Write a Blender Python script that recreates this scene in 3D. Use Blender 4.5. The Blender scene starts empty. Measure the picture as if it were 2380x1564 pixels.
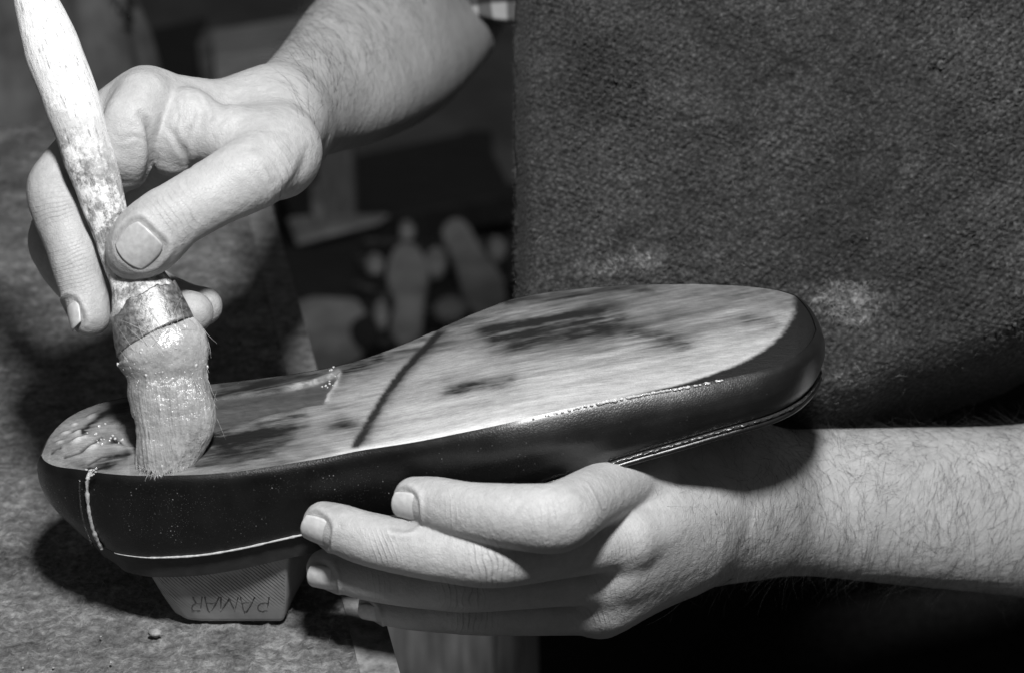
import bpy, math, random
import numpy as np
from mathutils import Vector, Matrix

random.seed(7); rng = np.random.default_rng(7)
S = bpy.context.scene

# ------------------------------------------------------------------ camera, light, exposure
FPX = 4461.0                      # focal length in design pixels (frame 2380 x 1564 design pixels)
PITCH = math.radians(30)
CAM = np.array([0.0, 0.0, 1.13])
RIGHT = np.array([1.0, 0, 0]); FWD = np.array([0, math.cos(PITCH), -math.sin(PITCH)]); UPV = np.array([0, math.sin(PITCH), math.cos(PITCH)])

cd = bpy.data.cameras.new('camera'); cam = bpy.data.objects.new('camera', cd); S.collection.objects.link(cam)
cam.location = CAM; cam.rotation_euler = (math.pi / 2 - PITCH, 0, 0)
cd.sensor_width = 36; cd.lens = 36 * FPX / 2380; cd.clip_start = 0.02; cd.clip_end = 30
cd.dof.use_dof = True; cd.dof.focus_distance = 0.595; cd.dof.aperture_fstop = 11; cd.dof.aperture_blades = 7
S.camera = cam

w = bpy.data.worlds.new('World'); S.world = w; w.use_nodes = True
w.node_tree.nodes['Background'].inputs[0].default_value = (1, 1, 1, 1)
w.node_tree.nodes['Background'].inputs[1].default_value = 0.06

def lamp(name, loc, target, size, power):
    l = bpy.data.lights.new(name, 'AREA'); l.shape = 'DISK'; l.size = size; l.energy = power
    o = bpy.data.objects.new(name, l); S.collection.objects.link(o); o.location = loc
    o.rotation_euler = (Vector(target) - Vector(loc)).to_track_quat('-Z', 'Y').to_euler()
    return o

def C2W(p):
    p = np.asarray(p, float) * 0.001
    return CAM + p[..., 0:1] * RIGHT + p[..., 1:2] * UPV + p[..., 2:3] * FWD

lamp('flash_lamp', C2W([20, 330, 90]), C2W([0, -20, 600]), 0.075, 6.3)

S.view_settings.view_transform = 'Standard'; S.view_settings.look = 'None'
S.view_settings.exposure = 0; S.view_settings.gamma = 1
S.render.engine = 'CYCLES'; S.cycles.max_bounces = 6

# ------------------------------------------------------------------ helpers
def K(px, py, d):
    """design pixel + depth offset in mm (from the 600 mm plane) -> camera-frame mm"""
    z = 600.0 + np.asarray(d, float)
    return np.stack(np.broadcast_arrays((np.asarray(px, float) - 1190) * z / FPX, -(np.asarray(py, float) - 782) * z / FPX, z), -1)
def topx(p):
    return 1190 + p[..., 0] / p[..., 2] * FPX, 782 - p[..., 1] / p[..., 2] * FPX
def W2C(P):
    q = (np.asarray(P) - CAM) * 1000
    return np.stack([q @ RIGHT, q @ UPV, q @ FWD], -1)
def plane_at(px, py, zw):
    d = RIGHT * ((px - 1190) / FPX) + UPV * (-(py - 782) / FPX) + FWD
    return CAM + d * ((zw - CAM[2]) / d[2])
WUP = np.array([0, math.cos(PITCH), -math.sin(PITCH)])      # world up in camera frame
WAW = np.array([0, math.sin(PITCH), math.cos(PITCH)])       # world horizontal away in camera frame
XR = np.array([1.0, 0, 0])

def _h(ix, iy, iz):
    n = (ix.astype(np.uint32) * np.uint32(374761393) + iy.astype(np.uint32) * np.uint32(668265263) + iz.astype(np.uint32) * np.uint32(2147483647)) & np.uint32(0xffffffff)
    n = (n ^ (n >> np.uint32(13))) * np.uint32(1274126177)
    n = n ^ (n >> np.uint32(16))
    return (n & np.uint32(0xffffff)).astype(np.float32) / float(0xffffff)
def vnoise(P):
    P = np.asarray(P, np.float64) + 1000.37
    i = np.floor(P).astype(np.int64); f = P - i; f = f * f * f * (f * (f * 6 - 15) + 10)
    r = 0
    for dx in (0, 1):
        for dy in (0, 1):
            for dz in (0, 1):
                wgt = (f[..., 0] if dx else 1 - f[..., 0]) * (f[..., 1] if dy else 1 - f[..., 1]) * (f[..., 2] if dz else 1 - f[..., 2])
                r = r + wgt * _h(i[..., 0] + dx, i[..., 1] + dy, i[..., 2] + dz)
    return r * 2 - 1
def fbm(P, o=4, g=0.5):
    P = np.asarray(P, float); a = 1; r = 0; t = 0
    for k in range(o):
        r = r + a * vnoise(P + 17.3 * k); t += a; a *= g; P = P * 2.03
    return r / t
def p3(a, b, c=0.0):
    return np.stack(np.broadcast_arrays(np.asarray(a, float), b, c), -1)
def sstep(a, b, x):
    t = np.clip((x - a) / (b - a), 0, 1); return t * t * (3 - 2 * t)
def interp(pts, x):
    """smooth (monotone cubic) interpolation through pts"""
    a = np.array(pts, float); X, Y = a[:, 0], a[:, 1]
    h = np.diff(X); dl = np.diff(Y) / h
    m = np.zeros(len(X)); m[1:-1] = np.where(dl[:-1] * dl[1:] > 0, 2 * dl[:-1] * dl[1:] / (dl[:-1] + dl[1:] + 1e-12), 0)
    m[0], m[-1] = dl[0], dl[-1]
    x = np.clip(np.asarray(x, float), X[0], X[-1]); i = np.clip(np.searchsorted(X, x) - 1, 0, len(h) - 1)
    t = (x - X[i]) / h[i]
    return (2*t**3 - 3*t**2 + 1) * Y[i] + (t**3 - 2*t**2 + t) * h[i] * m[i] + (-2*t**3 + 3*t**2) * Y[i+1] + (t**3 - t**2) * h[i] * m[i+1]
def catmull(pts, n):
    p = np.array(pts, float); q = np.vstack([2 * p[0] - p[1], p, 2 * p[-1] - p[-2]]); out = []
    for i in range(1, len(q) - 2):
        for t in np.arange(n) / n:
            a, b, c, d = q[i-1], q[i], q[i+1], q[i+2]
            out.append(0.5 * (2*b + (c - a)*t + (2*a - 5*b + 4*c - d)*t*t + (3*b - a - 3*c + d)*t**3))
    out.append(p[-1]); return np.array(out)
def unit(v):
    v = np.asarray(v, float); return v / (np.linalg.norm(v, axis=-1, keepdims=True) + 1e-12)

ORG = {}
def link(name, data, parent=None):
    o = bpy.data.objects.new(name, data); S.collection.objects.link(o)
    if parent: o.parent = parent
    return o
def tag(o, label=None, cat=None, group=None, kind=None):
    if label: o['label'] = label
    if cat: o['category'] = cat
    if group: o['group'] = group
    if kind: o['kind'] = kind
    return o
def empty(name, loc, label, cat, group=None):
    o = link(name, None); o.location = loc; tag(o, label, cat, group)
    ORG[o.name] = np.array(loc, float); return o
def mesh(name, V, faces, mat, parent=None, smooth=True, world=False, col=None, cols=None, uv=None):
    """V camera-frame mm (or world metres); object origin at its mean point"""
    V = np.asarray(V, float); Wv = V if world else C2W(V)
    org = Wv.mean(0) if parent is None else ORG[parent.name]
    me = bpy.data.meshes.new(name)
    F = np.asarray(faces) if not isinstance(faces, list) else faces
    loc = (Wv - org)
    if isinstance(F, np.ndarray):
        n, k = F.shape
        me.vertices.add(len(loc)); me.vertices.foreach_set('co', loc.astype(np.float32).ravel())
        me.loops.add(n * k); me.loops.foreach_set('vertex_index', F.astype(np.int32).ravel())
        me.polygons.add(n); me.polygons.foreach_set('loop_start', np.arange(0, n * k, k, dtype=np.int32))
        me.update(calc_edges=True); me.validate()
    else:
        me.from_pydata(loc.tolist(), [], F); me.update()
    if smooth: me.polygons.foreach_set('use_smooth', np.ones(len(me.polygons), bool))
    if cols:
        for nm, c in cols.items():
            at = me.attributes.new(nm, 'FLOAT', 'POINT'); at.data.foreach_set('value', np.asarray(c, np.float32))
    me.materials.append(mat)
    o = link(name, me, parent)
    if parent is None: o.location = org
    ORG[o.name] = org
    return o
def grid_faces(nu, nv, cu=False, cv=False):
    """vertex index = i*nv + j"""
    I = np.arange(nu if cu else nu - 1); J = np.arange(nv if cv else nv - 1)
    i, j = np.meshgrid(I, J, indexing='ij'); i2 = (i + 1) % nu; j2 = (j + 1) % nv
    return np.stack([i * nv + j, i2 * nv + j, i2 * nv + j2, i * nv + j2], -1).reshape(-1, 4)
def tube(path, rad, n=8, flat=None, cap=True):
    """swept tube; path (m,3), rad (m,) -> V, F(list)"""
    path = np.asarray(path, float); m = len(path); rad = np.broadcast_to(rad, (m,))
    t = unit(np.gradient(path, axis=0)); ref = np.array([0, 0, 1.0])
    s = unit(np.cross(t, ref)); b = np.cross(s, t)
    a = np.arange(n) * 2 * math.pi / n
    V = path[:, None] + rad[:, None, None] * (np.cos(a)[None, :, None] * s[:, None] + np.sin(a)[None, :, None] * b[:, None])
    F = grid_faces(m, n, cv=True).tolist()
    if cap: F += [list(range(n))[::-1], [(m - 1) * n + k for k in range(n)]]
    return V.reshape(-1, 3), F
def merge(parts):
    V = []; F = []; o = 0
    for v, f in parts:
        V.append(v); F += [[i + o for i in q] for q in f]; o += len(v)
    return np.vstack(V), F
def hairs_mesh(roots, dirs, lens, rad, bend, seg=4, curl=0.25, seed=1):
    """many thin three-sided tapering strands in one mesh (camera frame mm)"""
    r = np.random.default_rng(seed); n = len(roots)
    d = unit(dirs); P = [roots]; c = roots; dd = d.copy()
    wob = r.normal(0, curl, (n, 3))
    for k in range(seg):
        dd = unit(dd + bend / seg + wob / seg); c = c + dd * (lens / seg)[:, None]; P.append(c)
    P = np.stack(P, 1)                                           # n, seg+1, 3
    T = unit(np.gradient(P, axis=1)); A = unit(np.cross(T, np.array([0.13, 0.31, 0.94]))); B = np.cross(T, A)
    rr = np.broadcast_to(np.asarray(rad), (n,))[:, None] * np.linspace(1, 0.25, seg + 1)[None]
    a = np.arange(3) * 2 * math.pi / 3
    V = P[:, :, None] + rr[:, :, None, None] * (np.cos(a)[:, None] * A[:, :, None] + np.sin(a)[:, None] * B[:, :, None])
    base = grid_faces(seg + 1, 3, cv=True)
    F = (base[None] + (np.arange(n) * (seg + 1) * 3)[:, None, None]).reshape(-1, 4)
    return V.reshape(-1, 3), F

# ------------------------------------------------------------------ materials
class N:
    def __init__(s, name):
        s.m = bpy.data.materials.new(name); s.m.use_nodes = True; s.t = s.m.node_tree
        s.b = s.t.nodes['Principled BSDF']; s.co = s.t.nodes.new('ShaderNodeTexCoord')
    def n(s, typ, ins=None, **kw):
        x = s.t.nodes.new(typ)
        for k, v in kw.items(): setattr(x, k, v)
        for k, v in (ins or {}).items():
            if hasattr(v, 'is_linked') or isinstance(v, bpy.types.NodeSocket): s.t.links.new(v, x.inputs[k])
            else: x.inputs[k].default_value = v
        return x
    def obj(s, scale=(1, 1, 1), rot=(0, 0, 0)):
        return s.n('ShaderNodeMapping', {'Vector': s.co.outputs['Object'], 'Scale': scale, 'Rotation': rot}).outputs[0]
    def obj2(s, rot, scale):
        r = s.n('ShaderNodeMapping', {'Vector': s.co.outputs['Object'], 'Rotation': rot}).outputs[0]
        return s.n('ShaderNodeMapping', {'Vector': r, 'Scale': scale}).outputs[0]
    def noise(s, vec, scale, detail=4, rough=0.55):
        return s.n('ShaderNodeTexNoise', {'Vector': vec, 'Scale': scale, 'Detail': detail, 'Roughness': rough}).outputs[0]
    def vor(s, vec, scale, feature='F1', out=0):
        return s.n('ShaderNodeTexVoronoi', {'Vector': vec, 'Scale': scale}, feature=feature).outputs[out]
    def ramp(s, f, stops):
        r = s.n('ShaderNodeValToRGB', {'Fac': f}); e = r.color_ramp.elements
        while len(e) < len(stops): e.new(0.5)
        for q, (p, c) in zip(e, stops): q.position = p; q.color = (c, c, c, 1)
        return r.outputs[0]
    def math(s, op, a, b=0.0, clamp=False):
        return s.n('ShaderNodeMath', {0: a, 1: b}, operation=op, use_clamp=clamp).outputs[0]
    def attr(s, nm): return s.n('ShaderNodeAttribute', attribute_name=nm).outputs['Fac']
    def bump(s, h, dist, strength=1.0, prev=None):
        i = {'Height': h, 'Distance': dist, 'Strength': strength}
        if prev is not None: i['Normal'] = prev
        return s.n('ShaderNodeBump', i).outputs[0]
    def set(s, **kw):
        for k, v in kw.items():
            k = {'color': 'Base Color', 'rough': 'Roughness', 'normal': 'Normal', 'spec': 'Specular IOR Level', 'sss': 'Subsurface Weight',
                 'sssr': 'Subsurface Radius', 'ssss': 'Subsurface Scale', 'coat': 'Coat Weight', 'coatr': 'Coat Roughness', 'metal': 'Metallic',
                 'sheen': 'Sheen Weight', 'sheenr': 'Sheen Roughness'}[k]
            if isinstance(v, bpy.types.NodeSocket): s.t.links.new(v, s.b.inputs[k])
            else: s.b.inputs[k].default_value = (v, v, v, 1) if k == 'Base Color' and not isinstance(v, tuple) else v
        return s.m

def mat_skin():
    s = N('skin'); v = s.obj()
    big = s.noise(v, 60, 3); mid = s.noise(v, 420, 4, 0.6); fine = s.noise(v, 2200, 3, 0.6)
    c = s.math('ADD', s.math('MULTIPLY', big, 0.16), s.math('MULTIPLY', mid, 0.14))
    c = s.math('ADD', c, 0.27)
    c = s.math('MULTIPLY', c, s.attr('tone'))
    cell = s.vor(v, 900, 'DISTANCE_TO_EDGE')
    cellr = s.ramp(cell, [(0.0, 0.0), (0.12, 1.0)])
    fr = s.n('ShaderNodeMath', {0: s.attr('wru')}, operation='FRACT').outputs[0]
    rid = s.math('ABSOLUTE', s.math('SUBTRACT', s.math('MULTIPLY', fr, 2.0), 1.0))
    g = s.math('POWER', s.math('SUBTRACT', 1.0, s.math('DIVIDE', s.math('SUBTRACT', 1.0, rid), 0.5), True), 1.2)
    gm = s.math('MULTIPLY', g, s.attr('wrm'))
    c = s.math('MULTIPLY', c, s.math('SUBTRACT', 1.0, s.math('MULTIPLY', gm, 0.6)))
    nrm = s.bump(cellr, 0.00008, 0.55)
    nrm = s.bump(s.math('MULTIPLY', gm, -1.0), 0.0009, 1.0, nrm)
    nrm = s.bump(mid, 0.0006, 0.6, nrm)
    nrm = s.bump(fine, 0.00012, 0.5, nrm)
    col = s.n('ShaderNodeCombineColor', {0: c, 1: c, 2: c}).outputs[0]
    rg = s.ramp(mid, [(0.3, 0.42), (0.7, 0.58)])
    return s.set(color=col, rough=rg, normal=nrm, spec=0.42, sss=0.12, sssr=(1, 1, 1), ssss=0.0016)
def mat_nail():
    s = N('fingernail'); v = s.obj()
    st = s.noise(s.obj((1, 1, 1)), 500, 3)
    return s.set(color=s.ramp(st, [(0.3, 0.44), (0.7, 0.58)]), rough=0.34, spec=0.5, normal=s.bump(st, 0.00015, 0.4), sss=0.1, ssss=0.001, sssr=(1, 1, 1))
def mat_hair():
    return N('body_hair').set(color=0.035, rough=0.5, spec=0.3)
def mat_plain(name, c0, c1, scale, rough=0.7, bump=0.0005, spec=0.3, detail=5, stretch=(1, 1, 1), rot=(0, 0, 0)):
    s = N(name); v = s.obj(stretch, rot); a = s.noise(v, scale, detail, 0.6)
    return s.set(color=s.ramp(a, [(0.3, c0), (0.7, c1)]), rough=rough, spec=spec, normal=s.bump(a, bump, 0.7))
def mat_leather():
    s = N('black_leather'); v = s.obj()
    dust = s.vor(v, 620, 'F1'); dm = s.ramp(dust, [(0.0, 1), (0.085, 1), (0.13, 0)])
    dust2 = s.vor(v, 1500, 'F1'); dm2 = s.ramp(dust2, [(0.0, 1), (0.1, 0.8), (0.16, 0)])
    patch = s.ramp(s.noise(v, 45, 3), [(0.38, 0.0), (0.6, 1)])
    pick = s.ramp(s.n('ShaderNodeTexVoronoi', {'Vector': v, 'Scale': 620}, feature='F1').outputs['Color'], [(0.45, 0), (0.55, 1)])
    dustf = s.math('MULTIPLY', s.math('MAXIMUM', s.math('MULTIPLY', dm, pick), s.math('MULTIPLY', dm2, 0.5)), s.math('MULTIPLY', patch, s.attr('dust')))
    base = s.ramp(s.noise(v, 130, 4), [(0.3, 0.004), (0.7, 0.009)])
    mx = s.n('ShaderNodeMix', {0: dustf, 6: base, 7: (0.42, 0.42, 0.42, 1)}, data_type='RGBA').outputs[2]
    grain = s.vor(v, 1500, 'DISTANCE_TO_EDGE')
    fine = s.noise(v, 1700, 3)
    nrm = s.bump(s.ramp(grain, [(0, 0), (0.2, 1)]), 0.00005, 0.4); nrm = s.bump(fine, 0.00012, 0.45, nrm)
    nrm = s.bump(s.noise(v, 60, 2), 0.0012, 0.35, nrm)
    rg = s.math('ADD', s.ramp(s.noise(v, 90, 4), [(0.35, 0.33), (0.7, 0.45)]), s.math('MULTIPLY', dustf, 0.4))
    rg = s.math('SUBTRACT', rg, s.math('MULTIPLY', s.attr('dust'), 0.13))
    return s.set(color=mx, rough=rg, normal=nrm, spec=s.math('SUBTRACT', 0.62, s.math('MULTIPLY', s.attr('heel'), 0.34)), coat=s.math('SUBTRACT', 0.6, s.math('MULTIPLY', s.attr('heel'), 0.52)), coatr=0.27)
def mat_sole():
    s = N('buffed_sole_leather'); v = s.obj()
    c = s.attr('tone'); st = s.attr('wet')
    streak = s.noise(s.obj2((0, math.radians(8.5), 0), (0.7, 11, 11)), 150, 6, 0.72)
    fine = s.noise(v, 2600, 3, 0.7)
    f = s.math('ADD', s.math('MULTIPLY', streak, 1.25), s.math('MULTIPLY', fine, 0.8))
    f = s.math('ADD', f, -0.04)
    cc = s.math('MULTIPLY', c, f)
    col = s.n('ShaderNodeCombineColor', {0: cc, 1: cc, 2: cc}).outputs[0]
    nrm = s.bump(fine, 0.00025, 0.7); nrm = s.bump(streak, 0.0003, 0.6, nrm)
    rg = s.math('SUBTRACT', 0.72, s.math('MULTIPLY', st, 0.48))
    return s.set(color=col, rough=rg, normal=nrm, spec=0.4)
def mat_apron():
    s = N('apron_suede'); v = s.obj()
    f = s.noise(v, 760, 5, 0.75); g = s.noise(s.obj2((0, 0.6, 0), (1, 1, 2.0)), 330, 4, 0.7); big = s.noise(v, 26, 5, 0.65)
    gr = s.vor(v, 640, 'F1')
    c = s.math('ADD', s.math('MULTIPLY', f, 0.5), s.math('MULTIPLY', g, 0.35)); c = s.math('ADD', c, s.math('MULTIPLY', big, 0.25)); c = s.math('SUBTRACT', c, s.math('MULTIPLY', gr, 0.18))
    c = s.ramp(c, [(0.36, 0.015), (0.49, 0.05), (0.62, 0.13)])  # dust on nap tips, with crevice shade the bump lacks put into colour
    c = s.n('ShaderNodeMath', {0: c, 1: s.attr('tone')}, operation='MULTIPLY').outputs[0]
    col = s.n('ShaderNodeCombineColor', {0: c, 1: c, 2: c}).outputs[0]
    nrm = s.bump(gr, 0.0011, 0.8); nrm = s.bump(f, 0.0012, 0.6, nrm); nrm = s.bump(g, 0.0012, 0.7, nrm)
    return s.set(color=col, rough=0.85, normal=nrm, spec=0.3, sheen=0.08, sheenr=0.4)
def mat_bench():
    s = N('bench_top'); v = s.obj()
    a = s.noise(v, 38, 6, 0.65); f = s.noise(v, 420, 6, 0.7); st = s.noise(s.obj((1, 3.2, 1), (0, 0, 0.5)), 90, 5, 0.6)
    c = s.math('ADD', s.math('MULTIPLY', a, 0.34), s.math('MULTIPLY', f, 0.42)); c = s.math('ADD', c, s.math('MULTIPLY', st, 0.22))
    c = s.ramp(c, [(0.37, 0.05), (0.5, 0.22), (0.61, 0.50)])
    nrm = s.bump(f, 0.0026, 1.0)
    return s.set(color=c, rough=s.ramp(f, [(0.3, 0.75), (0.7, 0.45)]), normal=nrm, spec=0.4)
def mat_wood_handle():
    s = N('brush_handle_wood'); v = s.obj()
    g = s.noise(s.obj((5, 1, 1), (0, 0, 0)), 140, 6, 0.7)
    axis = (0, math.radians(0), 0)
    lines = s.noise(s.obj2((math.radians(30), math.radians(20), 0), (7, 7, 0.6)), 120, 5, 0.65)
    crk = s.ramp(s.noise(s.obj2((math.radians(30), math.radians(20), 0), (6, 6, 0.9)), 190, 5, 0.75), [(0.32, 0), (0.41, 1)])
    dirt = s.ramp(s.noise(v, 85, 7, 0.8), [(0.47, 1), (0.56, 0)])
    dirt2 = s.ramp(s.noise(v, 260, 5, 0.7), [(0.46, 1), (0.62, 0.35)])
    c = s.math('ADD', s.math('MULTIPLY', lines, 0.35), 0.55)
    grime = s.attr('grime')                                  # 1 dirty grip, 0 top, whose lamp glare is put into the colour
    dk = s.math('SUBTRACT', 1.0, s.math('MULTIPLY', grime, s.math('SUBTRACT', 1.0, s.math('MULTIPLY', s.math('MAXIMUM', dirt, 0.42), dirt2))))
    c = s.math('MULTIPLY', c, dk); c = s.math('MULTIPLY', c, s.math('ADD', s.math('MULTIPLY', crk, 0.4), 0.6))
    col = s.n('ShaderNodeCombineColor', {0: c, 1: c, 2: c}).outputs[0]
    nrm = s.bump(lines, 0.0005, 0.8); nrm = s.bump(crk, 0.0003, 0.7, nrm); nrm = s.bump(dirt2, 0.0003, 0.6, nrm)
    return s.set(color=col, rough=0.6, normal=nrm, spec=0.35)
def mat_glue():
    s = N('glue_coated_bristles'); v = s.obj(); sm = s.attr('stri')
    st = s.noise(s.obj2((math.radians(30), math.radians(7), 0), (9, 9, 0.3)), 100, 4, 0.65); f = s.noise(v, 1100, 3, 0.6); md = s.noise(v, 130, 4, 0.6)
    c = s.math('MULTIPLY', s.math('SUBTRACT', st, 0.5), s.math('MULTIPLY', sm, 0.32)); c = s.math('ADD', c, s.math('MULTIPLY', s.math('SUBTRACT', f, 0.5), 0.22)); c = s.math('ADD', c, s.math('MULTIPLY', s.math('SUBTRACT', md, 0.5), 0.25)); c = s.math('ADD', c, s.attr('tone'))
    c = s.math('MAXIMUM', c, 0.05)
    col = s.n('ShaderNodeCombineColor', {0: c, 1: c, 2: c}).outputs[0]
    nrm = s.bump(s.math('MULTIPLY', st, sm), 0.0009, 0.8); nrm = s.bump(f, 0.00022, 0.7, nrm); nrm = s.bump(md, 0.0022, 0.7, nrm)
    return s.set(color=col, rough=0.2, spec=0.8, normal=nrm, sss=0.35, ssss=0.0025, sssr=(1, 1, 1), coat=0.3, coatr=0.08)
def mat_metal():
    s = N('scratched_ferrule_metal'); v = s.obj(); a = s.noise(v, 500, 5, 0.7)
    return s.set(color=s.ramp(a, [(0.35, 0.12), (0.65, 0.42)]), rough=s.ramp(a, [(0.35, 0.35), (0.65, 0.6)]), metal=0.7, normal=s.bump(a, 0.0004, 0.7))
def mat_last():
    s = N('shoe_last_wood'); v = s.obj()
    a = s.noise(v, 90, 4)
    wv = s.n('ShaderNodeTexWave', {'Vector': s.obj((1, 1, 1), (0, math.radians(38), 0)), 'Scale': 290, 'Distortion': 2.2, 'Detail': 3}, wave_type='BANDS', bands_direction='X').outputs[1]
    ln = s.ramp(wv, [(0.0, 0.12), (0.5, 1.0)])
    patch = s.ramp(s.noise(v, 70, 3), [(0.32, 0), (0.5, 1)])
    lnm = s.math('SUBTRACT', 1.0, s.math('MULTIPLY', s.math('MULTIPLY', patch, s.attr('hatch')), s.math('SUBTRACT', 1.0, ln)))
    c = s.math('MULTIPLY', s.ramp(a, [(0.3, 0.26), (0.7, 0.4)]), lnm)
    col = s.n('ShaderNodeCombineColor', {0: c, 1: c, 2: c}).outputs[0]
    return s.set(color=col, rough=0.5, spec=0.4, normal=s.bump(a, 0.0004, 0.5))
def mat_plaid():
    s = N('plaid_shirt_cloth'); v = s.obj()
    w1 = s.n('ShaderNodeTexWave', {'Vector': v, 'Scale': 34, 'Distortion': 1.6}, bands_direction='Z').outputs[1]
    w2 = s.n('ShaderNodeTexWave', {'Vector': v, 'Scale': 26, 'Distortion': 1.4}, bands_direction='X').outputs[1]
    c = s.math('MULTIPLY', s.ramp(w1, [(0.3, 0.15), (0.6, 0.8)]), s.ramp(w2, [(0.35, 0.12), (0.6, 0.4)]))
    col = s.n('ShaderNodeCombineColor', {0: c, 1: c, 2: c}).outputs[0]
    return s.set(color=col, rough=0.85, spec=0.2)

SKIN, NAIL, HAIR = mat_skin(), mat_nail(), mat_hair()
LEATHER, SOLE, APRON, BENCH = mat_leather(), mat_sole(), mat_apron(), mat_bench()
HWOOD, GLUE, METAL, LASTW, PLAID = mat_wood_handle(), mat_glue(), mat_metal(), mat_last(), mat_plaid()
PIPING = mat_plain('pale_edge_piping', 0.35, 0.62, 900, 0.6, 0.0004)
THREAD = mat_plain('waxed_black_thread', 0.02, 0.05, 1500, 0.22, 0.0002, 0.6)
LINING = mat_plain('dark_lining_leather', 0.022, 0.04, 160, 0.55, 0.0004)
INK = mat_plain('faded_ink', 0.04, 0.16, 500, 0.8)
GLUEDRY = mat_plain('dried_glue', 0.3, 0.5, 500, 0.45, 0.0006, 0.5)
CLEARGLUE = N('clear_glue').set(color=0.55, rough=0.08, spec=0.6, sss=0.2, ssss=0.001, sssr=(1, 1, 1))
BRIST = N('pale_bristle').set(color=0.62, rough=0.3, spec=0.5)
FIBRE = N('pale_fibre').set(color=0.42, rough=0.6, spec=0.3)
APFIBRE = N('apron_fibre').set(color=0.13, rough=0.7, spec=0.3)
CRUMB = mat_plain('crumb', 0.22, 0.42, 600, 0.6, 0.0006)
DARKCLOTH = mat_plain('black_trouser_cloth', 0.006, 0.012, 300, 0.9, 0.0006, 0.1)
FLOORM = mat_plain('workshop_floor', 0.10, 0.26, 5, 0.8, 0.002, 0.3)
DARKWOOD = mat_plain('dark_stained_wood', 0.02, 0.045, 30, 0.6, 0.001, 0.3, 5, (1, 6, 1))
GREYWOOD = mat_plain('worn_grey_wood', 0.10, 0.28, 40, 0.7, 0.001, 0.3, 5, (6, 6, 0.7))
PALEWOOD = mat_plain('pale_board_wood', 0.3, 0.5, 30, 0.6, 0.001, 0.3, 5, (1, 6, 6))
PALELEATHER = mat_plain('pale_sole_leather', 0.2, 0.5, 20, 0.6, 0.001)
SHREDS = mat_plain('dark_offcuts', 0.02, 0.12, 40, 0.7, 0.001)
SCRAP = mat_plain('leather_scrap', 0.2, 0.5, 30, 0.7, 0.001)

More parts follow.
